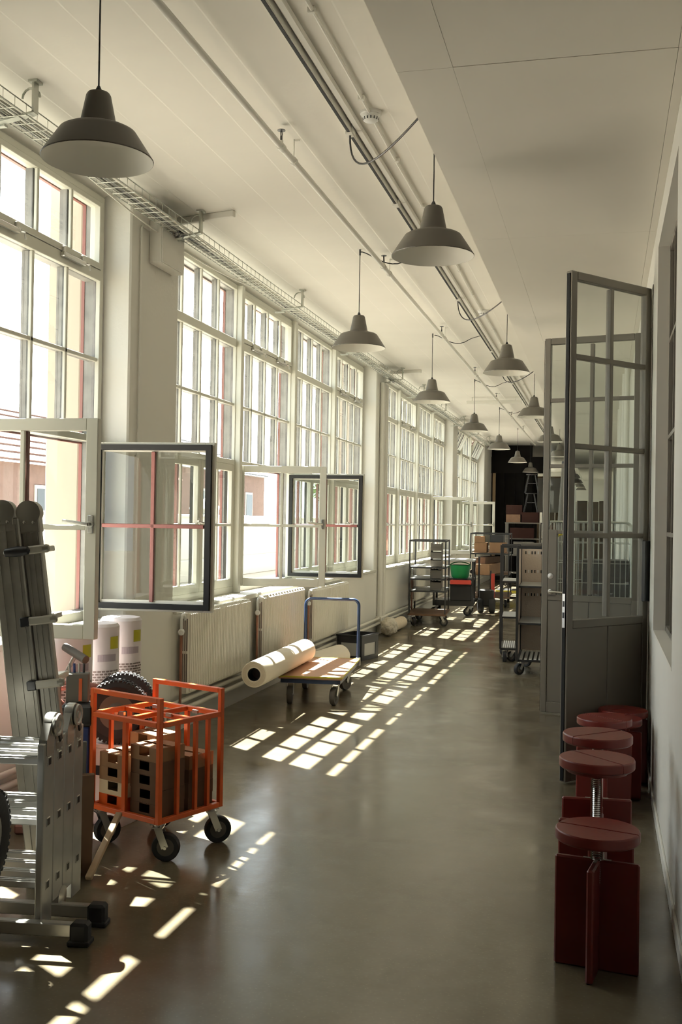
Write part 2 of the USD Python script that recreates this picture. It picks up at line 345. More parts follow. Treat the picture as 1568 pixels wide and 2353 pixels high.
# ------------------------------------------------------------------ windows
Z_ROW1, Z_ROW1T = 3.231, 3.682
Z_MID = 2.64
def bars(w, name_in, name_out, segs, xi, hold=None):
    """glazing bars: white inside, dark spacer, red outside; segs are (p, q) in (y, z)"""
    for (ya, za), (yb, zb) in segs:
        a, b = (lambda x: (x, ya, za)), (lambda x: (x, yb, zb))
        part(w, 'glazing_bar', MB().bar(a(xi - .010), b(xi - .010), .026, .020, .003, upv=(1, 0, 0)), 'frame')
        part(w, 'spacer_bar', MB().bar(a(xi - .038), b(xi - .038), .018, .036, 0, upv=(1, 0, 0)), 'bar_dark', label='grey spacer behind the white glazing bar')
        part(w, 'outer_bar', MB().bar(a(xi - .063), b(xi - .063), .020, .014, 0, upv=(1, 0, 0)), 'bar_dark', label='grey outdoor face of the glazing bar')

def casement(w, side, angle, handle):
    """side 0: hinged at the near post, 1: at the far post; angle: degrees opened"""
    W, zb, zt = 0.818, 0.985, 2.09
    sgn = 1 if side == 0 else -1
    hy = 0.046 if side == 0 else PITCH_W - 0.046
    R = rotm(math.radians(-angle * sgn)); piv = (0.012, hy, 0)
    def fin(mb):  # local (x out of wall, t from hinge, z) to the window
        mb.v = [v * [1, sgn, 1] + [0, hy, 0] for v in mb.v]
        if sgn < 0: mb.f = [f[:, ::-1] for f in mb.f]
        return mb.xf(R, c=piv)
    fr = MB(); s = 0.062
    fr.box(-.030, .014, 0, s, zb, zt, .003).box(-.030, .014, W - s, W, zb, zt, .003)
    fr.box(-.030, .014, s - .001, W - s + .001, zt - s, zt, .003).box(-.030, .014, s - .001, W - s + .001, zb, zb + s + .01, .003)
    body = part(w, 'casement', fin(fr), 'frame')
    g = MB(); i, o = .016, .052
    g.box(-.062, -.030, i, o, zb + i, zt - i).box(-.062, -.030, W - o, W - i, zb + i, zt - i)
    g.box(-.062, -.030, o, W - o, zt - o, zt - i).box(-.062, -.030, o, W - o, zb + i, zb + o)
    part(body, 'gasket', fin(g), 'gasket', label='black rubber rebate of the casement')
    zm, tm = (zb + zt) / 2 + .005, W / 2
    for a, b in (((0, tm, zb + s), (0, tm, zt - s)), ((0, s, zm), (0, W - s, zm))):
        a, b = np.array(a), np.array(b)
        part(body, 'glazing_bar', fin(MB().bar(a + [.002, 0, 0], b + [.002, 0, 0], .024, .018, .003, upv=(1, 0, 0))), 'frame')
        part(body, 'outer_bar', fin(MB().bar(a + [-.034, 0, 0], b + [-.034, 0, 0], .026, .030, .003, upv=(1, 0, 0))), 'red_out', label='red outdoor face of the glazing bar')
    for t0, t1 in ((s, tm - .012), (tm + .012, W - s)):
        for z0, z1 in ((zb + s, zm - .012), (zm + .012, zt - s)):
            part(body, 'pane', fin(MB().box(-.016, -.010, t0 - .004, t1 + .004, z0 - .004, z1 + .004)), 'glass')
    if handle:
        h = MB(); t = W - .030
        h.lathe([(.0, .014), (.017, .012), (.019, .004), (.019, -.002)], c=(.014, t, 1.56), n=14, axis=(1, 0, 0))
        h.box(.014, .024, t - .014, t + .014, 1.515, 1.605, .006)
        h.cyl((.02, t, 1.56), (.055, t, 1.56), .009, 10).tube([(.055, t + .002, 1.56), (.058, t - .03, 1.563), (.058, t - .13, 1.575)], .009, 8)
        part(body, 'handle', fin(h), 'steel', smooth=40)

def make_window(name, label, hopper, near, far, tilt=0):
    w = thing(name, label, None, kind='structure')
    Wd = PITCH_W
    f, fo = MB(), MB()
    for m_, x0, x1 in ((f, -.020, .012), (fo, -.10, -.0205)):
        e = 0 if m_ is f else -.0015
        for a, b in ((0, .046 + e), (Wd - .046 - e, Wd)): m_.box(x0, x1, a, b, .93, 3.725, .003 if e == 0 else 0)
        for z0, z1, dx in ((3.684, 3.725, 0), (.925, .985, 0), (3.160, 3.232, .004), (2.09, 2.135, .004)):
            m_.box(x0, x1 + (dx if e == 0 else 0), .045, Wd - .045, z0 - e, z1 + e, .003 if e == 0 else 0)
    f.box(0, .062, -.038, .034, .925, 3.725, .004)
    part(w, 'frame', f, 'frame')
    part(w, 'rear_frame', fo, 'bar_dark', label='grey rear half of the window frame')
    part(w, 'outer_frame', MB().box(-.122, -.10, 0, .05, .93, 3.725).box(-.122, -.10, Wd - .05, Wd, .93, 3.725).box(-.122, -.10, .05, Wd - .05, 3.67, 3.725).box(-.122, -.10, .05, Wd - .05, .91, .98).box(-.122, -.10, .05, Wd - .05, 2.08, 2.14), 'red_out', label='red outdoor frame')
    yb = [.046 + (Wd - .092) * q / 4 for q in range(5)]
    lo = [((y_, 2.135), (y_, 3.160)) for y_ in yb[1:4]] + [((.046, Z_MID), (Wd - .046, Z_MID))]
    bars(w, '', '', lo, -.004)
    for q in range(4):
        for z0, z1 in ((2.135, Z_MID - .012), (Z_MID + .012, 3.160)):
            part(w, 'pane', MB().box(-.036, -.030, yb[q] + .011, yb[q + 1] - .011, z0, z1), 'glass')
    if hopper:
        T = rotm(ry=math.radians(tilt)); piv = (-.02, 0, 3.236)
        sf_ = MB(); s = .034; za, zb_ = 3.236, 3.681
        for a, b in ((.048, .048 + s), (Wd - .048 - s, Wd - .048)): sf_.box(-.05, .022, a, b, za, zb_, .003)
        sf_.box(-.05, .022, .08, Wd - .08, za, za + .04, .003).box(-.05, .022, .08, Wd - .08, zb_ - s, zb_, .003)
        v = part(w, 'vent_sash', sf_.xf(T, c=piv), 'frame')
        for y_ in yb[1:4]:
            part(v, 'glazing_bar', MB().bar((.010, y_, za + .04), (.010, y_, zb_ - s), .026, .020, .003, upv=(1, 0, 0)).xf(T, c=piv), 'frame')
            part(v, 'outer_bar', MB().bar((-.035, y_, za + .04), (-.035, y_, zb_ - s), .026, .05, 0, upv=(1, 0, 0)).xf(T, c=piv), 'bar_dark')
        for q in range(4):
            part(v, 'pane', MB().box(-.016, -.010, max(yb[q] + .011, .08), min(yb[q + 1] - .011, Wd - .08), za + .036, zb_ - s + .004).xf(T, c=piv), 'glass')
        if tilt:
            part(v, 'red_face', MB().box(-.062, -.05, .05, Wd - .05, za, za + .05).box(-.062, -.05, .05, .095, za, zb_).box(-.062, -.05, Wd - .095, Wd - .05, za, zb_).xf(T, c=piv), 'red_out', label='red outdoor face of the tilted vent')
        for y_ in (.50, 1.28):                     # bar-shaped vent stays on the transom
            c_ = MB().box(.016, .050, y_ - .14, y_ + .14, 3.196, 3.226, .006).box(.024, .040, y_ - .13, y_ - .11, 3.222, 3.262, .003).box(.024, .040, y_ + .11, y_ + .13, 3.222, 3.262, .003)
            c_.tube([(.04, y_ + .135, 3.21), (.065, y_ + .15, 3.205), (.068, y_ + .155, 3.17)], .007, 6)
            part(w, 'vent_stay', c_, 'steel', label='zinc stay bar of the vent')
    else:
        bars(w, '', '', [((y_, 3.232), (y_, 3.684)) for y_ in yb[1:4]], -.004)
        for q in range(4):
            part(w, 'pane', MB().box(-.036, -.030, yb[q] + .011, yb[q + 1] - .011, 3.232, 3.684), 'glass')
    casement(w, 0, near, True)
    casement(w, 1, far, False)
    return w

bay_txt = ['bay at the left edge', 'bay over the platform trolley', 'bay behind the black shelf trolley', 'bay with two tilted vents by the partition', 'bay at the far end']
ord_txt = ['first window of the ', 'second window of the ', 'third window of the ', 'last window of the ']
special = {(0, 1): (True, 87, 95, 0, 'with both casements swung in, beside the tall ladder'), (1, 1): (True, 76, 94, 0, 'with both casements swung in over the roll trolley'),
           (2, 3): (True, 82, 0, 0, 'with one casement swung in behind the shelf trolley'), (3, 1): (False, 84, 0, 0, 'with one casement swung in by the far stack of boxes'),
           (3, 0): (True, 0, 0, 24, 'with its top vent tilted in'), (3, 2): (True, 0, 0, 24, 'with its top vent tilted in')}
first = {}
n = 0
for bi, (y0, cnt) in enumerate(BAYS):
    for wi in range(cnt):
        n += 1
        wi2 = wi + 4 - cnt if bi == 0 else wi; hop = wi2 in (1, 3)
        sp = special.get((bi, wi))
        lab = (ord_txt[wi2] + bay_txt[bi] + ', ' + (sp[4] if sp else 'closed, cream glazing bars'))
        key = (sp[0], sp[1], sp[2], sp[3]) if sp else (hop, 0, 0, 0)
        loc = (XF, y0 + wi * PITCH_W, 0)
        if key in first:
            dup(first[key], loc, 0, lab, name=f'window_{n}')
        else:
            w = make_window(f'window_{n}', lab, *key)
            UsdGeom.XformCommonAPI(w).SetTranslate(Gf.Vec3d(*loc))
            first[key] = w

# ------------------------------------------------------------------ outdoors
struct('ground', MB().box(-90, XO + 0.001, -40, 130, -0.25, -0.15), 'paving', 'pale paving of the yard outside the windows')
gw = thing('garden_wall', 'long white rendered garden wall with a coping outside the windows', 'wall')
part(gw, 'wall_body', MB().box(-11.3, -11.0, 8, 75, -0.15, 1.62), 'white_out')
part(gw, 'coping', MB().box(-11.36, -10.94, 8, 75, 1.62, 1.70, 0.02), 'white_out')
part(gw, 'plinth', MB().box(-11.0, -10.9, 8, 75, -0.15, 0.45, 0.02), 'white_out')
for yy in (14.0, 21.0, 28.6, 36.2, 43.8):
    p_ = part(gw, 'pier', MB().box(-11.45, -10.85, yy - .3, yy + .3, -0.15, 1.85), 'white_out')
    part(p_, 'pyramid_cap', MB().lathe([(.50, 0), (.50, .05), (.0, .33)], (-11.15, yy, 1.85), 4), 'white_out')
def house(name, x0, x1, y0, y1, ze, zr, wallm, roofm, label, wins):
    h = thing(name, label, 'building')
    part(h, 'wall', MB().box(x0, x1, y0, y1, -0.15, ze), wallm)
    rf = MB().prism([(x0 - .4, ze), (x1 + .4, ze), ((x0 + x1) / 2, zr)], 0, y1 - y0 + .6, R=np.array([[1, 0, 0], [0, 0, -1], [0, 1, 0]]), c=(0, y1 + .3, 0))
    r = part(h, 'roof', rf, roofm)
    t = MB()
    for q in range(9):                              # raised tile courses on the slope seen from the windows
        s = (q + .5) / 9; t.bar((x1 + .4 - s * (x1 - x0 + .8) / 2, y0 - .3, ze + s * (zr - ze) + .03), (x1 + .4 - s * (x1 - x0 + .8) / 2, y1 + .3, ze + s * (zr - ze) + .03), .16, .05, upv=(zr - ze, 0, (x1 - x0) / 2))
    part(r, 'tile_course', t, roofm, kind='stuff')
    part(h, 'chimney', MB().box((x0 + x1) / 2 - .4, (x0 + x1) / 2 + .4, y0 + 3, y0 + 4, zr - 1, zr + .9), 'brick_out')
    for yy, zz in wins:
        f_ = part(h, 'window', MB().box(x1 - .02, x1 + .05, yy - .65, yy + .65, zz - .8, zz + .8), 'white_out')
        part(f_, 'pane', MB().box(x1 + .03, x1 + .07, yy - .52, yy + .52, zz - .67, zz + .67), 'darkglass')
house('brick_building', -30, -20, 24, 47, 3.4, 6.2, 'brick_out', 'roof_out', 'long red brick building with a red tiled roof behind the garden wall', [(27 + 4 * q, 1.9) for q in range(5)])
house('brick_house', -31, -21, 50, 64, 4.2, 6.6, 'brick_out', 'slate_out', 'taller red brick house with a grey slate roof farther along', [(53 + 4 * q, 2.4) for q in range(3)])
house('white_house', -27, -19, 8, 20, 3.0, 5.6, 'white_out', 'slate_out', 'white rendered house with a grey roof across the yard', [(10 + 4 * q, 1.6) for q in range(3)])
tr = thing('garden_tree', 'leafy green tree standing in the yard beyond the garden wall', 'tree', (-15.5, 62, -0.15))
part(tr, 'trunk', MB().cyl((0, 0, 0), (0.1, 0, 3.2), .22, 10, .14), 'bark')
lf = MB(); rr = random.Random(3)
for q in range(900):
    a, b_, r = rr.uniform(0, 6.28), math.acos(rr.uniform(-1, 1)), 1.9 * rr.random() ** .33
    c_ = np.array([r * _c(a) * _s(b_), r * _s(a) * _s(b_), 3.9 + .8 * r * _c(b_)])
    v = np.array([[0, .16, 0], [.11, 0, .03], [0, -.16, 0], [-.11, 0, .03]]) @ rotm(rr.uniform(0, 6), rr.uniform(-1, 1), rr.uniform(-1, 1)).T
    lf.add(v + c_, [[0, 1, 2, 3]])
part(tr, 'foliage', lf, 'leaf', kind='stuff')

# ------------------------------------------------------------------ pendant lamps
def make_lamp(label, x, y):
    L = thing('pendant_lamp', label, 'lamp', (x, y, 2.985), group=None)
    out = [(.215, .0), (.2165, .004), (.154, .099), (.147, .109), (.134, .116), (.084, .130), (.075, .135), (.070, .142), (.048, .250), (.042, .260), (.030, .264), (.0, .264)]
    inn = [(.2145, .0), (.212, .003), (.150, .096), (.130, .110), (.068, .135), (.050, .19), (.0, .195)]
    part(L, 'shade', MB().lathe(out, n=48), 'shade', smooth=35)
    part(L, 'lining', MB().lathe(inn[::-1], n=48), 'lining', smooth=35, label='white inner side of the lamp shade')
    part(L, 'cord_grip', MB().lathe([(.013, .263), (.012, .275), (.006, .288), (.0, .289)], n=12), 'black', smooth=40)
    part(L, 'cord', MB().cyl((0, 0, .285), (0, 0, ZC - 2.985 - .012), .0035, 6), 'black')
    part(L, 'ceiling_hook', MB().lathe([(.0, ZC - 2.985 - .05), (.007, ZC - 2.985 - .048), (.008, ZC - 2.985)], n=8), 'black')
    return L
LL = [(-1.93, 3.74, 'large grey pendant lamp nearest the viewer, upper left of the hall'), (-1.93, 8.25, 'grey pendant lamp second in the row nearest the windows'), (-1.95, 12.1, 'grey pendant lamp third in the row nearest the windows'),
      (-1.93, 16.05, 'grey pendant lamp fourth in the row nearest the windows'), (-1.93, 20.0, 'grey pendant lamp fifth in the row nearest the windows'), (-1.93, 24.4, 'grey pendant lamp sixth in the row nearest the windows'), (-1.94, 29.0, 'small far pendant lamp seventh in the window row, over the black stools'),
      (-0.885, 5.45, 'large grey pendant lamp hanging close to the edge of the lowered ceiling'), (-0.89, 9.83, 'grey pendant lamp second along the lowered ceiling edge'), (-0.90, 13.95, 'grey pendant lamp third along the lowered ceiling edge, by the glass door'),
      (-0.90, 18.2, 'grey pendant lamp fourth along the lowered ceiling, seen through the glass door'), (-0.90, 22.2, 'grey pendant lamp fifth along the lowered ceiling, seen through the glass door')]
lamp0 = None
for x, y, lab in LL:
    if lamp0 is None: lamp0 = make_lamp(lab, x, y)
    else: dup(lamp0, (x, y, 2.985), rng.uniform(0, 360), lab)
for x in (-0.90,):
    for y in (32.5, 36.5, 40.5, 44):
        dup(lamp0, (x, y, 2.985), 0, f'small dark far pendant lamp seen through the glass doors, {["nearest", "second", "third", "farthest"][int((y - 32) // 3.9)]} of the four', 'far pendant lamps seen through the glass doors')

# ------------------------------------------------------------------ ceiling services
pp = thing('sprinkler_pipe', 'white painted sprinkler pipe running under the ceiling the length of the hall', 'pipe')
part(pp, 'pipe', MB().cyl((-1.755, -6, 3.655), (-1.755, 27.9, 3.655), .018, 12), 'wall_r', smooth=40)
for y in (2.7, 5.55, 8.35, 11.5, 14.6, 17.6, 20.6, 23.6):
    part(pp, 'tee', MB().cyl((-1.755, y - .03, 3.655), (-1.755, y + .03, 3.655), .023, 12).cyl((-1.755, y, 3.66), (-1.755, y, 3.69), .012, 8), 'wall_r', smooth=40)
    part(pp, 'sprinkler_head', MB().cyl((-1.755, y, 3.69), (-1.755, y, 3.715), .007, 8).tube([(-1.755, y - .010, 3.712), (-1.755, y - .014, 3.73), (-1.755, y - .006, 3.745)], .003, 5).tube([(-1.755, y + .010, 3.712), (-1.755, y + .014, 3.73), (-1.755, y + .006, 3.745)], .003, 5).lathe([(.0, 3.752), (.022, 3.748), (.023, 3.744), (.0, 3.743)], (-1.755, y, 0), 12), 'blackmetal', label='dark upright sprinkler head')
    part(pp, 'hanger', MB().cyl((-1.755, y + .24, 3.67), (-1.755, y + .24, ZC), .005, 6).cyl((-1.755, y + .225, 3.655), (-1.755, y + .255, 3.655), .024, 12).cyl((-1.755, y + .24, ZC - .008), (-1.72, y + .24, ZC - .008), .004, 5), 'wall_r')
tk = thing('cable_trunking', 'double white lighting rail fixed under the ceiling between the lamp rows', 'trunking')
ys_ = [-5, -0.6, 3.8, 5.66, 7.0, 10.1, 13.2, 16.3, 19.4, 22.6, 25.8, 27.9]
for a, b in zip(ys_[:-1], ys_[1:]):
    part(tk, 'rail', MB().box(-1.405, -1.375, a, b - .02, 3.735, ZC, .004), 'wall_r')
    part(tk, 'groove', MB().box(-1.398, -1.382, a + .02, b - .04, 3.733, 3.737), 'gasket', label='dark slot of the rail')
    part(tk, 'cover_strip', MB().box(-1.358, -1.322, a, b - .004, 3.752, ZC, .004), 'wall_r')
    part(tk, 'joint_box', MB().box(-1.415, -1.365, b - .05, b + .02, 3.725, ZC, .006), 'wall_r')
cd = thing('conduit', 'thin white conduit with smoke detectors along the ceiling', 'conduit')
part(cd, 'tube', MB().tube([(-1.235 + .006 * math.sin(y * 1.7), y, 3.765) for y in np.arange(-4, 27.9, .6)], .009, 8), 'wall_r', smooth=40)
for y in np.arange(.5, 27, .95): part(cd, 'clip', MB().box(-1.252, -1.218, y - .012, y + .012, 3.753, ZC, .003), 'wall_r')
def smoke(x, y, lab):
    s = thing('smoke_detector', lab, 'smoke detector', (x, y, ZC))
    part(s, 'base', MB().lathe([(.0, 0), (.058, 0), (.058, -.012), (.052, -.018)], n=28), 'white', smooth=40)
    part(s, 'body', MB().lathe([(.052, -.014), (.050, -.024), (.044, -.030), (.040, -.046), (.026, -.054), (.0, -.055)], n=28), 'white', smooth=35)
    for q in range(14):
        a = q * math.tau / 14
        part(s, 'slot', MB().bar((.0425 * _c(a), .0425 * _s(a), -.032), (.0395 * _c(a), .0395 * _s(a), -.046), .006, .003, upv=(_c(a), _s(a), 0)), 'black', label='dark vent slot')
smoke(-1.235, 5.48, 'white round smoke detector on the ceiling above the lamp at the lowered edge')
smoke(-1.23, 10.85, 'farther white smoke detector on the ceiling, above the second edge lamp')
smoke(-1.23, 15.3, 'third small smoke detector far along the ceiling rail')
for i, (y0, y1, x1) in enumerate(((5.65, 5.15, -.90), (10.1, 9.6, -.90), (14.6, 14.1, -.90))):
    solo('drop_cable', MB().tube(bezier((-1.39, y0, 3.74), (-1.38, y0 - .05, 3.42), (-1.15, y0 - .3, 3.47), (x1, y1, 3.62), 18) + [np.array([-.885, y1 + .1, 3.775])], .0055, 6), 'black',
         ['black cable sagging from the rail to the nearest edge lamp', 'black cable sagging from the rail beside the second smoke detector', 'black cable sagging from the rail at the third edge lamp'][i], 'cable', smooth=40)
for i, y in enumerate((8.25, 12.1, 16.05, 20.0)):
    solo('ceiling_cable', MB().tube(bezier((-1.93, y, 3.76), (-1.85, y, 3.765), (-1.72, y + .1, 3.60), (-1.55, y + .1, 3.71), 12) + bezier((-1.55, y + .1, 3.71), (-1.5, y + .1, 3.74), (-1.46, y, 3.72), (-1.40, y, 3.74), 6)[1:], .0045, 6), 'black',
         f'thin dark cable looped over the sprinkler pipe to the {("second", "third", "fourth", "fifth")[i]} window-row lamp', 'cable', smooth=40)
# hanging frames
ct = thing('ceiling_batten', 'white cross batten hung under the ceiling in the middle distance', 'batten', (-1.85, 18.4, 0))
part(ct, 'batten', MB().box(-.50, .45, -.03, .03, 3.66, 3.72, .004), 'wall_r')
for x in (-.4, .35): part(ct, 'rod', MB().cyl((x, 0, 3.70), (x, 0, ZC), .006, 6), 'wall_r')
for i, y in enumerate((7.1, 15.0)):
    solo('ceiling_bracket', MB().box(-3.05, -2.56, y - .02, y + .02, 3.735, ZC, .004).xf(rotm(math.radians(-14)), c=(-2.8, y, 3.7)), 'wall', ['painted strut on the ceiling at the first pier', 'painted strut on the ceiling at the second pier'][i], 'bracket')

# wire cable tray along the window head, with cables
TX, TZ = -2.90, 3.60
tr_ = thing('cable_tray', 'galvanised wire cable tray full of cables under the ceiling over the windows', 'cable tray')
for x, z in ((-.075, .0), (-.025, 0), (.025, 0), (.075, 0), (-.075, .05), (.075, .05)):
    part(tr_, 'long_wire', MB().tube([(TX + x + rng.uniform(-.002, .002), y, TZ + z) for y in np.arange(-4, 27.7, .8)], .0035, 5), 'tray')
for y in np.arange(-3.9, 27.5, .105):
    if 2.5 < y < 15: part(tr_, 'cross_wire', MB().tube([(TX - .075, y, TZ + .055), (TX - .075, y, TZ - .004), (TX + .075, y, TZ - .004), (TX + .075, y, TZ + .055)], .0025, 4), 'tray')
cw = MB()
for y in np.arange(15.0, 27.5, .21): cw.tube([(TX - .075, y, TZ + .055), (TX - .075, y, TZ - .004), (TX + .075, y, TZ - .004), (TX + .075, y, TZ + .055)], .003, 4)
part(tr_, 'far_cross_wire', cw, 'tray', kind='stuff')
for k_, y in enumerate((4.75, 7.0, 9.6, 12.2, 14.75, 16.6, 19.0, 21.6, 24.2, 26.6)):
    part(tr_, 'bracket', MB().bar((TX + .10, y, ZC), (TX + .10, y, TZ + .02), .012, .045).bar((TX + .105, y, TZ + .02), (TX - .10, y, TZ - .014), .045, .010).box(TX + .075, TX + .125, y - .03, y + .03, ZC - .012, ZC).tube(arc((TX + .06, y + .03, ZC - .07), .05, 0, math.pi, (1, 0, 0), (0, 0, 1), 8), .006, 6), 'tray')
    part(tr_, 'wall_arm', MB().bar((TX - .08, y + .03, TZ - .02), (XW, y + .03, TZ - .02), .03, .012), 'tray')
for q in range(9):
    ph, x0 = rng.uniform(0, 6), rng.uniform(-.06, .06)
    part(tr_, 'cable', MB().tube([(TX + max(-.068, min(.068, x0 + .02 * math.sin(y * .9 + ph))), y, TZ + .012 + .006 * (q % 3) + .004 * math.sin(y * 2.3 + ph)) for y in np.arange(-4, 27.6, .35)], (.007, .0055, .0085)[q % 3], 6), ('cable', 'cable_w', 'bar_dark')[q % 3], smooth=40)
for y in (7.02, 14.85):                             # cables bundled down over the pier
    for q in range(3):
        part(tr_, 'pier_cable', MB().tube(bezier((TX - .02, y - .15 + .05 * q, TZ), (TX - .1, y + .05 * q, TZ - .02), (XW + .06, y + .05 * q, TZ + .08), (XW + .05, y - .12 + .05 * q, 3.672), 8), .011, 6), 'bar_dark', smooth=40)
solo('white_cable', MB().tube([(-3.02, y, 3.66 - .10 * math.sin((y - 5.4) * .85)) for y in np.arange(5.4, 9.0, .2)], .006, 6), 'cable_w', 'loose white cable sagging across the first pier under the tray', 'cable', smooth=40)
jb = thing('junction_box', 'cream junction box high on the first pier between the window bays', 'box', (XW, 6.95, 3.50))
part(jb, 'body', MB().box(0, .09, -.20, .20, -.14, .16, .006), 'wall')
part(jb, 'lid', MB().box(.089, .098, -.19, .19, -.13, .15, .004), 'wall')
solo('conduit_pipe', MB().tube([(XW + .012, 6.60, 1.0)] + [(XW + .012, 6.60, z) for z in np.linspace(1.3, 3.5, 8)] + arc((XW + .012, 6.63, 3.55), .03, math.pi, math.pi / 2, (0, 1, 0), (0, 0, 1), 4) + [(XW + .012, 6.72, 3.58)], .008, 8), 'wall', 'thin cream conduit running up the first pier', 'pipe', smooth=40)
for i, y in enumerate((14.55, 14.66, 14.78, 14.9)):
    solo('riser_pipe', MB().cyl((XW + .035, y, 0.02), (XW + .035, y, 3.55), (.03, .022, .026, .018)[i], 12), 'wall', f'{("thick", "slim", "medium", "thinnest")[i]} cream vertical riser pipe on the second pier', 'pipe', smooth=40)

# ------------------------------------------------------------------ right-hand internal window and doors
for i, (a, b) in enumerate(WW):
    w = thing(f'window_{n + 1 + i}', ['internal steel window behind the viewer', 'internal dark steel window in the right-hand wall'][i], None, kind='structure')
    X_ = XR + .068
    m_ = MB().box(X_, X_ + .04, a, a + .035, WZ0, WZ1).box(X_, X_ + .04, b - .035, b, WZ0, WZ1).box(X_, X_ + .04, a, b, WZ1 - .035, WZ1).box(X_, X_ + .04, a, b, WZ0, WZ0 + .035)
    part(w, 'frame', m_, 'door')
    cols, rows = (8, 4) if i == 0 else (4, 4)
    dy, dz = (b - a) / cols, (WZ1 - WZ0) / rows
    for q in range(1, cols): part(w, 'glazing_bar', MB().box(X_, X_ + .035, a + q * dy - .012, a + q * dy + .012, WZ0, WZ1), 'door')
    for q in range(1, rows): part(w, 'glazing_bar', MB().box(X_ - .001, X_ + .036, a, b, WZ0 + q * dz - .012, WZ0 + q * dz + .012), 'door')
    for q in range(cols):
        for r in range(rows): part(w, 'pane', MB().box(X_ + .015, X_ + .021, a + q * dy + .012, a + (q + 1) * dy - .012, WZ0 + r * dz + .012, WZ0 + (r + 1) * dz - .012), 'glass')
    struct(f'trim_{8 + i}', MB().box(XR - .001, XR + .069, a, b, WZ0 - .012, WZ0 + .001).box(XR - .001, XR + .069, b - .002, b + .004, WZ0, WZ1).box(XR - .001, XR + .069, a - .004, a + .002, WZ0, WZ1), 'soffit', ['beige lining of the internal window behind the viewer', 'beige lining of the internal window in the right-hand wall'][i])
fr = MB().box(XR - .004, XR + .10, DW0, DW0 + .05, 0, DZ).box(XR - .004, XR + .10, DW1 - .05, DW1, 0, DZ).box(XR - .004, XR + .10, DW0, DW1, DZ - .05, DZ)
struct('trim_10', fr, 'door', 'grey steel frame of the double door in the right-hand wall')
def door_leaf(name, label, hinge, free, lock_wide):
    hinge, free = np.array(hinge), np.array(free); W = np.linalg.norm(free - hinge)
    ang = math.degrees(math.atan2(free[1] - hinge[1], free[0] - hinge[0]))
    d = thing(name, label, None, (*hinge, 0), ang, kind='structure')
    T, s, zt, zb, zp = .025, .052, 3.165, .012, .985
    f = MB().box(0, s, -T, T, zb, zt, .004).box(W - s, W, -T, T, zb, zt, .004).box(s, W - s, -T, T, zt - s, zt, .004).box(s, W - s, -T, T, zb, zb + .09, .004).box(s, W - s, -T, T, zp - .03, zp + .02, .003)
    if lock_wide: f.box(W - .125, W - s, -T, T, zp, 1.55, .003)
    part(d, 'frame', f, 'door')
    zs = [zp + .02, 1.53, 2.085, 2.64, zt - s]
    for z in zs[1:-1]: part(d, 'glazing_bar', MB().box(s, W - s, -.02, .02, z - .016, z + .016, .003), 'door')
    xm = W / 2
    for z0, z1 in zip(zs[:-1], zs[1:]):
        part(d, 'glazing_bar', MB().box(xm - .016, xm + .016, -.0205, .0205, z0 + .01, z1 - .01, .003), 'door')
        part(d, 'pane', MB().box(s - .005, xm - .014, -.004, .004, z0, z1), 'glass')
        part(d, 'pane', MB().box(xm + .014, W - s + .005, -.004, .004, z0, z1), 'glass')
    part(d, 'lower_panel', MB().box(s, xm - .003, -.018, .018, zb + .09, zp - .03, .003), 'door')
    part(d, 'lower_panel', MB().box(xm + .003, W - s, -.018, .018, zb + .09, zp - .03, .003), 'door')
    part(d, 'edge_seal', MB().box(W, W + .006, -.012, .012, .02, 3.15), 'gasket', label='black seal on the free edge')
    for z in (.25, 1.55, 2.85): part(d, 'hinge', MB().cyl((-.012, .0, z - .06), (-.012, .0, z + .06), .012, 10), 'blackmetal')
    return d, W
d1, W1 = door_leaf('door_1', 'nearer grey steel glazed door leaf standing open behind the red stools', (.272, 7.27), (-.226, 6.655), False)
part(d1, 'lock_plate', MB().box(W1 + .006, W1 + .009, -.011, .011, .96, 1.17, .001), 'steel', label='bright steel lock plate')
for z in (1.02, 1.09): part(d1, 'latch_hole', MB().box(W1 + .008, W1 + .0105, -.007, .007, z, z + .035), 'black')
part(d1, 'closer_box', MB().box(.02, .075, .025, .06, 1.1, 1.5, .006), 'blackmetal', label='tall black box on the hinge edge')
d2, W2 = door_leaf('door_2', 'farther grey steel glazed door leaf with lever handle, standing open', (.285, 8.93), (-.495, 9.10), True)
part(d2, 'lock_cylinder', MB().lathe([(.0, .03), (.024, .028), (.026, .02), (.026, 0)], (W2 - .075, .0, 1.16), 16, axis=(0, 1, 0)), 'steel', smooth=40)
hd = MB().lathe([(.0, .034), (.02, .032), (.022, .02), (.022, 0)], (W2 - .075, 0, 1.03), 16, axis=(0, 1, 0)).cyl((W2 - .075, .02, 1.03), (W2 - .075, .075, 1.03), .009, 10).tube([(W2 - .075, .07, 1.03), (W2 - .10, .075, 1.03), (W2 - .20, .07, 1.025)], .010, 8)
part(d2, 'lever_handle', hd, 'steel', smooth=40)

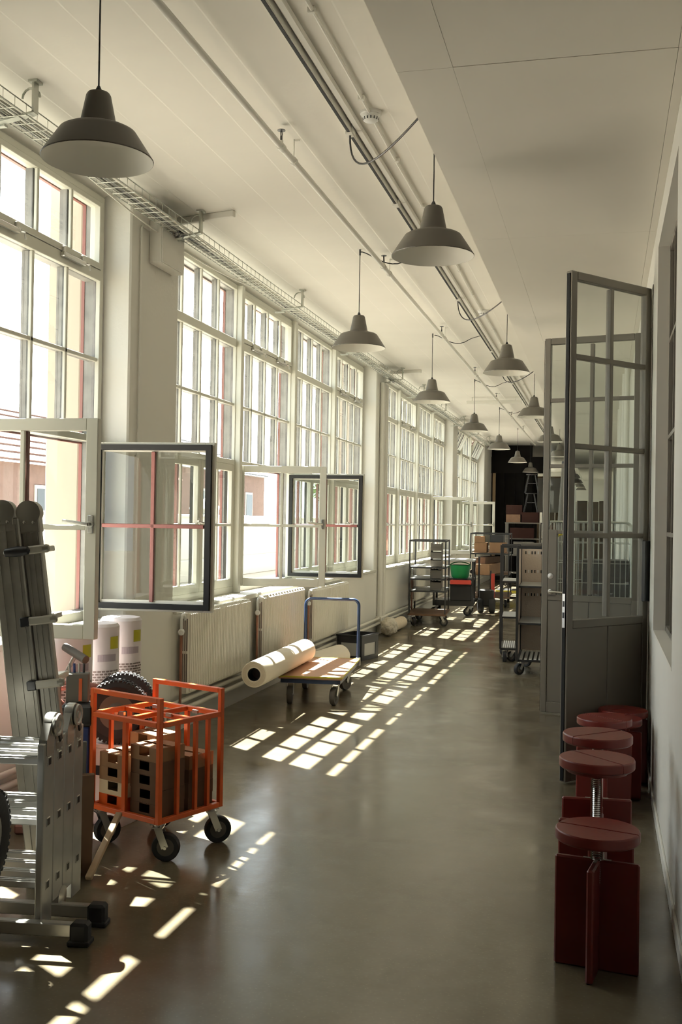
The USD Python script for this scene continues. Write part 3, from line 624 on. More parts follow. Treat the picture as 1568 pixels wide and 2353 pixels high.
# ------------------------------------------------------------------ red stools
def make_stool(label, x, y, zt, rot, srot):
    s = thing('red_stool', label, 'stool', (x, y, 0), rot)
    hb, hw, t = .395, .150, .0125
    part(s, 'base_plate', MB().box(-hw, hw, -t, t, 0.0, hb, .006), 'red_lac')
    part(s, 'cross_plate', MB().box(-t, t, -hw, -t + .0005, 0.0, hb, .006).box(-t, t, t - .0005, hw, 0.0, hb, .006), 'red_lac')
    part(s, 'clamp_plate', MB().box(-.05, .05, -.005, .005, hb - .0005, hb + .002).box(-.005, .005, -.05, .05, hb - .0005, hb + .002), 'steel', label='steel plate on the crossing of the base')
    th = [(.017, hb - .09)]
    z = hb - .085
    while z < zt - .062: th += [(.0165, z), (.019, z + .004)]; z += .008
    th += [(.017, zt - .055)]
    part(s, 'spindle', MB().lathe(th, n=16).box(-.023, -.017, -.008, .008, hb - .05, zt - .06).box(.017, .023, -.008, .008, hb - .05, zt - .06), 'chrome', label='bright threaded steel spindle')
    rd_ = .124 if zt == .655 else .062
    part(s, 'seat_disc', MB().lathe([(.0, zt - .056), (rd_ - .002, zt - .056), (rd_, zt - .053), (rd_, zt - .043), (rd_ - .002, zt - .040)], n=48), 'red_lac', smooth=35)
    Rz = rotm(math.radians(srot))
    for q in (0, 1):
        a = np.linspace(0, math.pi, 33) + q * math.pi
        off = .0021 * (1 if q == 0 else -1)
        def ring(r, z): return [(r * _c(t_), r * _s(t_) + off, z) for t_ in a]
        off = .0010 * (1 if q == 0 else -1)
        def ring2(r, z, o): return [(x_, y_ + o * (1 if q == 0 else -1), z) for x_, y_, _ in ring(r, z)]
        lev = [ring(.143, zt - .041), ring(.149, zt - .036), ring(.150, zt - .033), ring(.150, zt - .007), ring2(.148, zt - .003, .0004), ring2(.144, zt, .0035)]
        v = np.array([p for l in lev for p in l]); k = len(a); f = []
        for l in range(len(lev) - 1):
            for i in range(k - 1): f.append([l * k + i, l * k + i + 1, (l + 1) * k + i + 1, (l + 1) * k + i])
        f = np.array(f); f = np.vstack([f[:, [0, 1, 2]], f[:, [0, 2, 3]]])
        c0, c1 = len(v), len(v) + 1
        v = np.vstack([v, [[0, off, zt - .041], [0, off + .0035 * (1 if q == 0 else -1), zt]]])
        f = np.vstack([f, [[i + 1, i, c0] for i in range(k - 1)], [[(len(lev) - 1) * k + i, (len(lev) - 1) * k + i + 1, c1] for i in range(k - 1)]])
        ends = [l * k for l in range(len(lev))]; ende = [l * k + k - 1 for l in range(len(lev))]
        poly = [c0] + ende + [c1] + ends[::-1]
        f = np.vstack([f, [[poly[0], poly[i + 1], poly[i]] for i in range(1, len(poly) - 1)]])
        part(s, 'seat_half', MB().add(v, f).xf(Rz), 'red_lac', smooth=35)
    return s
for a in (('dark red stool nearest the viewer by the right-hand wall', -.005, 3.93, .505, -9, 172),
          ('dark red stool second from the viewer, its seat raised on a long spindle', -.012, 4.42, .655, -7, 140),
          ('dark red stool third from the viewer, seat just behind the raised one', -.012, 4.80, .68, 6, 40),
          ('dark red stool in front of the open door leaf, fourth from the viewer', .02, 6.08, .525, 4, 138),
          ('dark red stool half hidden behind the fourth one', .085, 6.42, .47, -8, 60),
          ('dark red stool in the corner by the door hinge', .135, 6.80, .455, 10, 20)): make_stool(*a)

# ------------------------------------------------------------------ radiators and pipes under the windows
def make_radiator(y0, y1, zt, label):
    r = thing('radiator', label, 'radiator', (-3.0, y0, 0))
    L, zb = y1 - y0, .29
    part(r, 'panel', MB().box(-.035, .022, 0, L, zb, zt, .012), 'rad')
    f = MB(); k = int(L / .036)
    for q in range(k): f.box(.018, .034, .02 + q * (L - .04) / k, .02 + (q + .58) * (L - .04) / k, zb + .02, zt - .015, .005)
    part(r, 'flute', f, 'rad', kind='stuff')
    e = MB()
    for x in (-.022, -.006, .010):
        for z0, z1 in ((zb + .05, zb + .30), (zt - .29, zt - .05)): e.box(x - .004, x + .004, -.002, .004, z0, z1)
    part(r, 'end_slot', e, 'grille', label='dark slots in the end of the radiator', kind='stuff')
    t = MB()
    for q in range(int(L / .09)): t.box(-.028, .016, .03 + q * .09, .085 + q * .09, zt - .002, zt + .004)
    part(r, 'top_grille', t, 'rad', kind='stuff')
    v = MB().tube(arc((-.005, -.045, zt - .06), .045, 0, math.pi / 2, (0, 1, 0), (0, 0, 1), 6) + [(-.005, -.06, zt - .02), (-.005, -.075, zt - .05), (-.005, -.075, zt - .12)], .011, 8)
    part(r, 'valve', v.lathe([(.0, -.03), (.022, -.028), (.024, .02), (.016, .035), (.0, .036)], (.0, -.085, zt - .14), 14, axis=(.3, -1, 0)), 'white', smooth=40)
    part(r, 'feed_pipe', MB().cyl((-.005, -.075, zt - .15), (-.005, -.075, .17), .010, 10), 'pipe_red', smooth=40, label='brown feed pipe beside the radiator')
    for y in (.15, L - .15): part(r, 'wall_bracket', MB().box(-.08, -.03, y - .02, y + .02, zb + .1, zt - .1), 'rad')
make_radiator(7.34, 8.76, .90, 'cream ribbed radiator nearest the viewer, right of the white purifiers')
make_radiator(9.10, 10.48, .90, 'cream ribbed radiator in the middle, behind the roll trolley')
make_radiator(10.80, 12.42, .86, 'cream ribbed radiator farthest, behind the black crate')
make_radiator(17.0, 18.6, .86, 'cream ribbed radiator behind the black shelf trolley')
hp = thing('heating_pipe', 'pair of brown and cream heating pipes low along the window wall', 'pipe')
part(hp, 'upper_pipe', MB().cyl((-3.035, 1.5, .235), (-3.035, 27.5, .235), .018, 10), 'rad', smooth=40)
part(hp, 'lower_pipe', MB().cyl((-3.03, 1.5, .17), (-3.03, 27.5, .17), .020, 10), 'rad', smooth=40)
for y in (7.12, 10.7): part(hp, 'rusty_sleeve', MB().cyl((-3.03, y - .25, .17), (-3.03, y + .15, .17), .024, 10), 'pipe_red', smooth=40, label='rusty brown sleeve on the lower pipe')
for y in np.arange(2.0, 27, 2.5): part(hp, 'pipe_clip', MB().box(XW, -3.0, y - .015, y + .015, .14, .26, .004), 'rad')

# ------------------------------------------------------------------ casters
def caster(par, x, y, ztop, r, yaw, metal='steel', tyre='rubber', w=.022):
    R = rotm(math.radians(yaw)); t = r * .55
    c = part(par, 'caster', MB().box(-.035, .035, -.03, .03, ztop - .006, ztop).cyl((0, 0, ztop - .006), (0, 0, ztop - .02), .02, 12)
             .bar((0, -w - .006, ztop - .02), (-t, -w - .006, r), .034, .004, upv=(0, 1, 0)).bar((0, w + .006, ztop - .02), (-t, w + .006, r), .034, .004, upv=(0, 1, 0))
             .box(-.025, .025, -w - .008, w + .008, ztop - .024, ztop - .018).cyl((-t, -w - .012, r), (-t, w + .012, r), .008, 8).xf(R, (x, y, 0)), metal, label='zinc swivel caster')
    part(c, 'tyre', MB().lathe([(r * .62, -w * .8), (r * .93, -w), (r, -w * .6), (r, w * .6), (r * .93, w), (r * .62, w * .8), (r * .62, -w * .8)], (-t, 0, r), 28, axis=(0, 1, 0)).xf(R, (x, y, 0)), tyre, smooth=35)
    part(c, 'hub', MB().lathe([(.0, -w * .85), (r * .64, -w * .75), (r * .64, w * .75), (.0, w * .85)], (-t, 0, r), 20, axis=(0, 1, 0)).xf(R, (x, y, 0)), 'graycrate', smooth=35)

# ------------------------------------------------------------------ orange cart with cartons
C0, CR = np.array([-2.115, 4.83]), -22.5
ca = thing('orange_cart', 'orange steel tube cart with casters in front of the white purifiers', 'cart', (*C0, 0), CR)
hx, hy, s, zb, zr, zh = .232, .206, .024, .178, .648, .762
for x in (-hx, hx):
    for y in (-hy, hy): part(ca, 'corner_post', MB().box(x - s / 2, x + s / 2, y - s / 2, y + s / 2, zb, zh, .002), 'orange')
for y in (-hy, hy):
    part(ca, 'handle', MB().box(-hx + s / 2, hx - s / 2, y - s / 2, y + s / 2, zh - s, zh, .002), 'orange')
    for z in (zb, zr - s): part(ca, 'side_rail', MB().box(-hx + s / 2, hx - s / 2, y - s / 2, y + s / 2, z, z + s, .002), 'orange')
for x in (-hx, hx):
    for z in (zb, zr - s): part(ca, 'end_rail', MB().box(x - s / 2, x + s / 2, -hy + s / 2, hy - s / 2, z, z + s, .002), 'orange')
part(ca, 'top_divider', MB().box(-hx + s / 2, hx - s / 2, -s / 2, s / 2, zr - s, zr - .001, .002), 'orange')
for y0, y1 in ((-hy + s / 2, -s / 2), (s / 2, hy - s / 2)): part(ca, 'top_divider', MB().box(-s / 2, s / 2, y0, y1, zr - s, zr - .001, .002), 'orange')
part(ca, 'deck', MB().box(-hx + s / 2, hx - s / 2, -hy + s / 2, hy - s / 2, zb + .001, zb + .008), 'orange')
for x in (-hx, hx):
    for y in (-.09, .03, .115): part(ca, 'slat', MB().box(x - .009, x + .009, y - .009, y + .009, zb + s, zr - s), 'orange')
for y in (-hy, hy): part(ca, 'slat', MB().box(-.012, .012, y - .009, y + .009, zb + s, zr - s), 'orange')
for x, y in ((-.1, -.14), (.1, -.02), (.13, .13), (-.12, .10)): part(ca, 'lock_tab', MB().box(x - .018, x + .018, y - .006, y + .006, zr - .012, zr + .004), 'steel')
for x, y, a in ((-hx + .03, -hy + .03, 250), (hx - .03, -hy + .03, 215), (hx - .03, hy - .03, 235), (-hx + .03, hy - .03, 230)): caster(ca, x, y, zb, .066, a, w=.019)
Rc = rotm(math.radians(CR))
def carton(cx, cy, z, col, label, yaw=0):
    w, d, h, t = .094, .086, .066, .003
    b = thing('carton', label, 'carton', (*(C0 + (Rc @ [cx, cy, 0])[:2]), z), CR + yaw, group='cartons in the orange cart')
    part(b, 'base', MB().box(-w + .004, w - .004, -d + .004, d - .004, 0, t).box(-w, -w + t, -d, d, 0, h).box(w - t, w, -d, d, 0, h), col)
    for y0, y1 in ((-d, -d + t), (d - t, d)):
        part(b, 'side_wall', MB().box(-w + t, -.034, y0, y1, 0, h).box(.034, w - t, y0, y1, 0, h).box(-.034, .034, y0, y1, 0, .022), col)
    part(b, 'flap', MB().box(-w + .002, w - .002, -d + .002, -.012, h - .004, h - .001).box(-w + .002, w - .002, .014, d - .002, h - .004, h - .001), col)
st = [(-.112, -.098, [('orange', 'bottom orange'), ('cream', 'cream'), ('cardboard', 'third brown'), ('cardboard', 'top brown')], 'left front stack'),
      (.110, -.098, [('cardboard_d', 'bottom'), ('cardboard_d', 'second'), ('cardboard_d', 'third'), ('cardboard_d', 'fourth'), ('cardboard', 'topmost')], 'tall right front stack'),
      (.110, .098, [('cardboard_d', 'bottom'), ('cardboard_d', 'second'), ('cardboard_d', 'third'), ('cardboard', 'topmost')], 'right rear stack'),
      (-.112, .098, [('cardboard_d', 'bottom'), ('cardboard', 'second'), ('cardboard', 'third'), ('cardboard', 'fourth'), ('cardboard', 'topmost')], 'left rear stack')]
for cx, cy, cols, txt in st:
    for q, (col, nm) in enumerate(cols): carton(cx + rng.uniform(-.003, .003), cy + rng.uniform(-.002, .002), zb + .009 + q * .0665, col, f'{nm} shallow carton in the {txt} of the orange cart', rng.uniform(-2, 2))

# ------------------------------------------------------------------ folded multi-position ladder
FL = thing('folding_ladder', 'folded aluminium hinge ladder standing upright at the lower left', 'ladder', (-2.06, 3.66, 0), 8)
W_, H_ = .37, .735
for q in range(4):
    y = q * .108
    for x in (0, -W_):
        r = MB().box(x - .014, x + .014, y - .0525, y + .0525, .04 if q in (0, 3) else .10, H_, .004)
        p_ = part(FL, 'stile', r, 'alu')
        for z in (.19, .43, .66):
            sgn = 1 if x == 0 else -1
            part(p_, 'rung_end', MB().box(x + sgn * .010, x + sgn * .0165, y - .017, y + .017, z - .017, z + .017, .005), 'steel', label='rung end collar')
            part(p_, 'rung_hole', MB().box(x + sgn * .016, x + sgn * .0172, y - .012, y + .012, z - .012, z + .012), 'black', label='dark square hole of the rung')
        for dz in (.02, .05, .08):
            for dy in (-.022, .022): part(p_, 'rivet', MB().lathe([(.004, 0), (.003, .002), (0, .0025)], (x + .014, y + dy, H_ - .0 - dz), 8, axis=(1, 0, 0)), 'steel')
    for z in (.19, .43, .66):
        part(FL, 'rung', MB().box(-W_ + .014, -.014, y - .015, y + .015, z - .014, z + .014, .004).box(-W_ + .014, -.014, y - .011, y - .006, z + .013, z + .017).box(-W_ + .014, -.014, y + .006, y + .011, z + .013, z + .017), 'alu')
for x in (0, -W_):
    for y in (.054, .270):
        h_ = MB().lathe([(.0, -.020), (.046, -.018), (.048, -.012), (.048, .012), (.046, .018), (.034, .020), (.030, .024), (.012, .025), (.010, .030), (.0, .031)], (x, y, H_ + .055), 28, axis=(1, 0, 0))
        h_.prism([(y - .085, H_ - .05), (y - .012, H_ - .05), (y - .004, H_ + .05), (y - .045, H_ + .07), (y - .085, H_ + .01)], x - .016, x + .016, R=np.array([[0, 0, 1.], [1, 0, 0], [0, 1, 0]]))
        h_.prism([(y + .012, H_ - .05), (y + .085, H_ - .05), (y + .085, H_ + .01), (y + .045, H_ + .07), (y + .004, H_ + .05)], x - .018, x + .014, R=np.array([[0, 0, 1.], [1, 0, 0], [0, 1, 0]]))
        hp_ = part(FL, 'hinge', h_, 'steel', smooth=30)
        sg = 1 if x == 0 else -1
        part(hp_, 'hinge_cover', MB().lathe([(.0, .034), (.014, .033), (.016, .028), (.030, .028), (.034, .033), (.041, .033), (.044, .026)], (x, y, H_ + .055), 28, axis=(sg, 0, 0)), 'bar_dark' if False else 'alu', smooth=30)
        part(hp_, 'release_lever', MB().box(-.004, .004, -.012, .012, -.025, .025, .003).xf(rotm(0, .5), (x + sg * .024, y + .026, H_ + .01)), 'black', label='dark release lever')
    h_ = MB().lathe([(.0, -.020), (.044, -.018), (.046, .016), (.030, .020), (.0, .024)], (x, .162, .085), 24, axis=(1, 0, 0))
    part(FL, 'hinge', h_, 'steel', smooth=30)
for y in (-.072, .12):
    q = part(FL, 'stabiliser', MB().box(-W_ - .2, .15, y - .018, y + .018, .028, .078, .004), 'alu')
    for x in (.175, -W_ - .22): part(q, 'rubber_foot', MB().box(x - .035, x + .035, y - .03, y + .03, 0, .085, .010).box(x - .042, x + .042, y - .034, y + .034, 0, .02, .004), 'rubber', label='black rubber foot')

# tall telescopic ladder leaning behind
TL = thing('telescopic_ladder', 'tall grey telescopic ladder leaning toward the window at the left edge', 'ladder', (-2.33, 4.22, 0), 12)
ln = math.radians(-7.5)
RT_ = rotm(ry=ln)
def lean(mb): return mb.xf(RT_)
for q, (x0, y0, w, d, zt) in enumerate(((-.035, 0, .135, .05, 1.60), (.075, .012, .082, .045, 1.585))):
    g = MB().box(x0 - w / 2, x0 + w / 2, y0 - d / 2, y0 + d / 2, .03, zt, .006)
    for r in range(3): g.box(x0 - w * .32 + r * w * .3, x0 - w * .24 + r * w * .3, y0 - d / 2 - .004, y0 - d / 2 + .001, .05, zt - .03)
    st_ = part(TL, 'stile', lean(g), 'alu_old')
    part(st_, 'hinge_disc', lean(MB().lathe([(.0, -.03), (.052, -.028), (.054, .028), (.03, .032), (.0, .034)], (x0, y0 - .0, zt + .03), 28, axis=(0, -1, 0)).box(x0 - .045, x0 + .045, y0 - .028, y0 + .028, zt - .06, zt + .03, .005)), 'alu_old', smooth=35)
    for a in (-.03, .035): part(st_, 'bolt', lean(MB().lathe([(.0, .008), (.007, .006), (.008, 0)], (x0 + a * .6, y0 - .03, zt + .02 - abs(a)), 10, axis=(0, -1, 0))), 'chrome', smooth=40)
    part(st_, 'foot', lean(MB().box(x0 - w / 2 - .004, x0 + w / 2 + .004, y0 - d / 2 - .004, y0 + d / 2 + .004, .0, .06, .008)), 'rubber')
for q, z in enumerate((1.45, 1.14, .86, .58)):
    r = part(TL, 'rung', lean(MB().box(.02, .145, -.045, -.015, z - .018, z + .018, .006).box(-.02, .08, .03, .30, z - .013, z + .013, .004)), 'rung_alu')
    part(r, 'lock_knob', lean(MB().lathe([(.0, -.06), (.018, -.05), (.024, 0), (.018, .05), (.0, .06)], (.02, -.055, z), 14, axis=(1, 0, 0)) if q == 0 else MB().box(-.005, .035, -.049, -.011, z - .021, z + .021, .004)), 'black', smooth=40, label='black locking knob' if q == 0 else 'black rung end cap')
    part(r, 'end_cap', lean(MB().lathe([(.0, .014), (.015, .010), (.019, 0), (.019, -.015)], (.145, -.03, z), 14, axis=(1, 0, 0))), 'alu_old', smooth=40)
for z, a in ((1.08, .3), (.93, -.5)): part(TL, 'red_mark', lean(MB().box(.075, .105, -.0035, -.0015, z - .006, z + .006).xf(rotm(ry=a), c=(.09, 0, z))), 'redp', label='small red tape mark')

# ------------------------------------------------------------------ sack trucks and hand tools on the left
def tyre_mesh(r, w, knob=True, n=44):
    m = MB().lathe([(r * .55, -w * .7), (r * .8, -w), (r * .95, -w * .8), (r * .98, 0), (r * .95, w * .8), (r * .8, w), (r * .55, w * .7)], (0, 0, 0), 36, axis=(1, 0, 0))
    if knob:
        for q in range(n):
            a = q * math.tau / n
            for sx in (-1, 1):
                c_ = np.array([sx * w * .48, r * .975 * _c(a + .04 * sx), r * .975 * _s(a + .04 * sx)])
                m.add(cbox((w * .36, r * .034, r * .045), .002)[0] @ rotm(0, a, 0).T + c_, cbox((w * .36, r * .034, r * .045), .002)[1])
    return m
def sack_truck(label, loc, rz, col, H, tilt, r=.185, tw=.26):
    uw = tw * .65
    t = thing('sack_truck', label, 'hand truck', loc, rz)
    T = rotm(rx=math.radians(tilt)); pv = (0, 0, r)
    for x in (-tw, tw):
        q = part(t, 'tyre', tyre_mesh(r, .042).xf(None, (x, 0, r)), 'rubber', smooth=35)
        part(q, 'rim', MB().lathe([(.0, -.03), (.03, -.035), (.05, -.02), (r * .57, -.03), (r * .57, .03), (.05, .02), (.03, .035), (.0, .03)], (x, 0, r), 24, axis=(1, 0, 0)), 'steel' if col != 'pink' else 'graycrate', smooth=35)
    part(t, 'axle', MB().cyl((-tw - .04, 0, r), (tw + .04, 0, r), .010, 10), 'steel')
    for x in (-uw, uw): part(t, 'upright', MB().tube([(x, .07, .05), (x, .07, H * .5), (x, .07, H - .08), (x, .05, H - .02)], .014, 8).xf(T, c=pv), col, smooth=40)
    for z in (.3, .62, .95):
        if z < H - .1: part(t, 'cross_bar', MB().bar((-uw, .07, z), (uw, .07, z), .03, .018).xf(T, c=pv), col)
    if tilt < 45: part(t, 'toe_plate', MB().box(-uw - .04, uw + .04, .06, .27, .04, .05, .003).box(-uw - .04, uw + .04, .055, .07, .04, .18).xf(T, c=pv).xf(None, (0, 0, 0)), 'steel')
    for x in (-uw, uw):
        a = (x, .05, H - .02); b = (x, -.14, H + .03)
        h = part(t, 'handle', MB().tube([a, (x, -.01, H), b], .013, 8).xf(T, c=pv), col, smooth=40)
        part(h, 'grip', MB().tube([(x, -.03, H + .006), b, (x, -.165, H + .036)], .019, 10).xf(T, c=pv), 'black', smooth=40, label='black rubber grip')
    return t
sack_truck('sack truck with a knobbly tyre at the left edge beside the folded ladder', (-2.36, 3.27, .29), 10, 'steel', 1.46, -9, .17)
boxb = thing('wooden_crate', 'low wooden crate under the sack truck at the left edge', 'crate', (-2.45, 3.27, 0), 10)
part(boxb, 'body', MB().box(-.45, .10, -.16, .16, 0, .275, .004), 'wood_batten')
part(boxb, 'lid', MB().box(-.46, .11, -.17, .17, .275, .289, .003), 'wood_batten')
pbx = thing('packing_box', 'pale packing box behind the orange cart carrying the upturned sack truck', 'box', (-2.52, 5.24, 0), -8)
part(pbx, 'body', MB().box(-.165, .165, -.22, .24, 0, .40, .004), 'purifier')
part(pbx, 'lid', MB().box(-.17, .17, -.225, .245, .40, .424, .004), 'purifier')
part(pbx, 'hand_hole', MB().box(-.06, .06, -.2225, -.2185, .26, .31, .01), 'black', label='dark hand hole')
sack_truck('faded red sack truck lying on the packing box behind the orange cart, tyre up', (-2.475, 5.17, .425), -72, 'pink', .52, 80, .165, .13)
jg = thing('blue_canister', 'dark blue plastic canister with grey tools beside the orange cart', 'canister', (-2.50, 4.75, 0), 20)
part(jg, 'body', MB().box(-.075, .075, -.06, .06, .0, .58, .02), 'bluebag')
part(jg, 'black_top', MB().box(-.08, .08, -.065, .065, .57, .68, .015), 'black')
tb = thing('tool_box', 'grey box of hand tools with an orange strip on top of the blue canister', 'box', (-2.51, 4.76, .681), 20)
part(tb, 'body', MB().box(-.055, .055, -.03, .03, 0, .145, .005), 'graycrate')
part(tb, 'orange_strip', MB().box(.008, .024, -.033, -.029, .01, .12), 'orange')
for q in range(4): part(tb, 'tool', MB().cyl((-.04 + q * .022, 0, .13), (-.045 + q * .024, .005, .19), .006, 8), ('steel', 'bluebag', 'steel', 'black')[q])
for i, (x, y, h, a, col, lab) in enumerate(((-2.28, 4.34, .62, 12, 'graycrate', 'dark grey plank leaning between the folded ladder and the cart'), (-2.22, 4.30, .50, 16, 'cardboard_d', 'brown wooden plank leaning against the folded ladder'))):
    solo('leaning_plank', MB().box(-.03, .03, -.010, .010, 0, h, .003).xf(rotm(math.radians(30), math.radians(a)), (x, y, .004)), col, lab, 'plank')
solo('wooden_batten', MB().bar((-2.16, 4.22, .02), (-2.20, 4.60, .20), .03, .02, .003), 'wood_batten', 'thin pale wooden batten slanting up to the cart frame', 'batten')
hd_ = thing('pump_handle', 'grey capped T handle rod standing up beside the tall ladder', 'handle', (-2.74, 4.90, 0), 15)
part(hd_, 'column', MB().box(-.05, .05, -.04, .04, 0, .74, .012).box(-.065, .065, -.055, .055, .50, .66, .02), 'pink', label='faded red column')
part(hd_, 'base', MB().box(-.14, .14, -.12, .12, 0, .05, .01), 'pink')
part(hd_, 'rod', MB().tube([(.03, -.02, .70), (.08, -.06, .78), (.15, -.11, .90)], .011, 8), 'steel', smooth=40)
part(hd_, 'grip', MB().tube([(.085, -.055, .935), (.15, -.11, .91), (.215, -.165, .885)], .021, 12), 'graycrate', smooth=40, label='grey round grip across the rod')

# white air purifiers by the wall
def purifier(label, x, y, zt, rz):
    p = thing('air_purifier', label, 'air purifier', (x, y, 0), rz, group=None)
    r = .125
    part(p, 'body', MB().lathe([(.0, 0), (r - .01, 0), (r, .01), (r, zt - .02), (r - .012, zt - .003), (r - .03, zt), (.0, zt)], n=40), 'purifier', smooth=35)
    g = MB()
    k = 0; z = .12
    while z < zt - .27:
        for q in range(13):
            a = math.radians(-118 + q * 11.5 + (5.7 if k % 2 else 0))
            if -72 < math.degrees(a) < -56: continue
            c_, s_ = _c(a), _s(a); w = .0097
            p0 = np.array([c_ * r * 1.002, s_ * r * 1.002, z]); tn = np.array([-s_, c_, 0]); nn = np.array([c_, s_, 0])
            v = [p0 - tn * w - nn * .002, p0 + tn * w - nn * .002, p0 + tn * w - nn * .002 + [0, 0, .009], p0 - tn * w - nn * .002 + [0, 0, .009]]
            v = v + [x_ + nn * .003 for x_ in v]
            g.add(v, [[0, 3, 2, 1], [4, 5, 6, 7], [0, 1, 5, 4], [1, 2, 6, 5], [2, 3, 7, 6], [3, 0, 4, 7]])
        z += .0155; k += 1
    part(p, 'grille_slot', g, 'grille', kind='stuff', label='rows of small dark grille slots')
    def patch(a0, a1, z0, z1, m, nm, lb):
        t = np.linspace(math.radians(a0), math.radians(a1), 9); rr_ = r + .0015
        v = [(rr_ * _c(x_), rr_ * _s(x_), z0) for x_ in t] + [(rr_ * _c(x_), rr_ * _s(x_), z1) for x_ in t]
        part(p, nm, MB().add(v, [[i, i + 1, i + 10, i + 9] for i in range(8)]), m, label=lb)
    patch(-8, 24, zt - .145, zt - .075, 'sticker', 'sticker', 'yellow sticker')
    patch(-42, 12, zt - .215, zt - .175, 'purple_grey', 'badge', 'grey printed badge')
    return p
purifier('white air purifier tower nearest the tall ladder', -2.84, 5.28, .975, -20)
purifier('white air purifier tower in the middle of the three', -2.845, 5.62, .985, -20)
purifier('white air purifier tower farthest right, in front of the bare wall', -2.86, 5.96, .99, -20)

# ------------------------------------------------------------------ platform trolley, rolls, crate
pt = thing('platform_trolley', 'platform trolley with a blue tube handle and a brown deck', 'trolley', (-2.49, 9.36, 0), 6.2)
part(pt, 'deck', MB().box(-.275, .275, -.64, .64, .232, .256, .004), 'ply')
part(pt, 'edge_strip', MB().box(-.281, -.275, -.646, .646, .246, .259).box(.275, .281, -.646, .646, .246, .259).box(-.275, .275, -.646, -.64, .246, .259).box(-.275, .275, .64, .646, .246, .259), 'yellow', label='yellow edging of the deck')
part(pt, 'chassis', MB().box(-.25, .25, -.62, -.59, .195, .231).box(-.25, .25, .59, .62, .195, .231).box(-.26, -.23, -.62, .62, .195, .231).box(.23, .26, -.62, .62, .195, .231), 'blue')
for x, y, a in ((-.2, -.47, 95), (.2, -.47, 80), (-.2, .36, 90), (.2, .36, 60)): caster(pt, x, y, .196, .078, a, tyre='graycrate')
hn = [(-.262, .625, .21), (-.262, .63, .5), (-.262, .635, .76)] + arc((-.202, .64, .77), .06, math.pi, math.pi / 2, (1, 0, 0), (0, 0, 1), 6) + arc((.202, .64, .77), .06, math.pi / 2, 0, (1, 0, 0), (0, 0, 1), 6) + [(.262, .635, .5), (.262, .625, .21)]
part(pt, 'push_handle', MB().tube(hn, .015, 10), 'blue', smooth=40)
part(pt, 'handle_socket', MB().box(.24, .284, .60, .65, .19, .27, .004).box(-.284, -.24, .60, .65, .19, .27, .004), 'steel')
def roll(name, p, q, r, ri, label):
    p, q = np.array(p, float), np.array(q, float); L = np.linalg.norm(q - p); a = (q - p) / L
    t = thing(name, label, 'roll', tuple(p))
    part(t, 'sheet', MB().lathe([(ri, 0), (r - .004, 0), (r, .004), (r + .001, L * .5), (r, L - .004), (r - .004, L), (ri, L), (ri, 0)], n=48, axis=a), 'paper', smooth=35)
    e = MB()
    for k in range(5): e.lathe([(ri + .012 + k * (r - ri - .02) / 5, -.0008), (ri + .016 + k * (r - ri - .02) / 5, -.0008)], n=40, axis=a)
    part(t, 'layer_edge', e, 'paper_edge', kind='stuff', label='edges of the rolled layers')
    part(t, 'core', MB().lathe([(ri, .0), (ri - .004, .002), (ri - .004, L)], n=32, axis=a).lathe([(0, .12), (ri - .003, .12)], n=32, axis=a), 'black', label='dark hollow core')
    return t
roll('carpet_roll', (-2.66, 7.93, .372), (-2.735, 9.66, .362), .104, .052, 'long cream roll lying on the platform trolley, its hollow end toward the viewer')
roll('carpet_roll', (-2.875, 10.20, .124), (-2.77, 11.18, .124), .122, .05, 'second cream roll lying on the floor behind the trolley handle')
cr = thing('black_crate', 'black plastic crate on the floor under the farthest radiator', 'crate', (-2.755, 11.98, 0), -14)
w, d, h = .155, .215, .29
part(cr, 'bottom', MB().box(-w, w, -d, d, .0, .008), 'black')
for x in (-w, w):
    part(cr, 'end_wall', MB().box(x - .006, x + .006, -d, d, .0, .05).box(x - .006, x + .006, -d, d, h - .10, h).box(x - .006, x + .006, -d, -d + .07, .05, h - .1).box(x - .006, x + .006, d - .07, d, .05, h - .1), 'black')
for y in (-d, d):
    part(cr, 'side_wall', MB().box(-w, w, y - .006, y + .006, .0, .05).box(-w, w, y - .006, y + .006, h - .09, h).box(-w, -w + .05, y - .006, y + .006, .05, h - .09).box(w - .05, w, y - .006, y + .006, .05, h - .09), 'black')
part(cr, 'rim', MB().box(-w - .012, w + .012, -d - .012, -d + .004, h - .02, h, .003).box(-w - .012, w + .012, d - .004, d + .012, h - .02, h, .003).box(-w - .012, -w + .004, -d, d, h - .02, h, .003).box(w - .004, w + .012, -d, d, h - .02, h, .003), 'black')
part(cr, 'clear_panel', MB().box(-w + .05, w - .05, -d + .001, -d + .003, .05, h - .09).box(w - .003, w - .001, -d + .07, d - .07, .05, h - .1), 'shelfboard', label='pale see-through panel in the crate wall')
bg = thing('plastic_bag', 'crumpled cream plastic bag on the floor beneath the second pier', 'bag', (-2.87, 14.42, 0))
v = trimesh.creation.icosphere(subdivisions=3); pts = v.vertices * [.11, .20, .13]
pts = pts * (1 + .55 * (meshkit.fbm(v.vertices * 2.3 + 5, 4)[:, None] - .5)); pts[:, 2] -= pts[:, 2].min()
part(bg, 'bag_body', MB().add(pts, v.faces), 'bag')
bt = thing('cardboard_tube', 'short cream cardboard tube lying along the wall beside the plastic bag', 'tube', (-2.93, 14.72, .095))
part(bt, 'tube', MB().lathe([(.06, 0), (.088, 0), (.088, .85), (.06, .85), (.06, 0)], n=28, axis=(0.02, 1, 0)), 'paper_edge', smooth=35)
part(bt, 'hollow', MB().lathe([(0, .05), (.06, .05)], n=28, axis=(0.02, 1, 0)), 'black', label='dark hollow end')

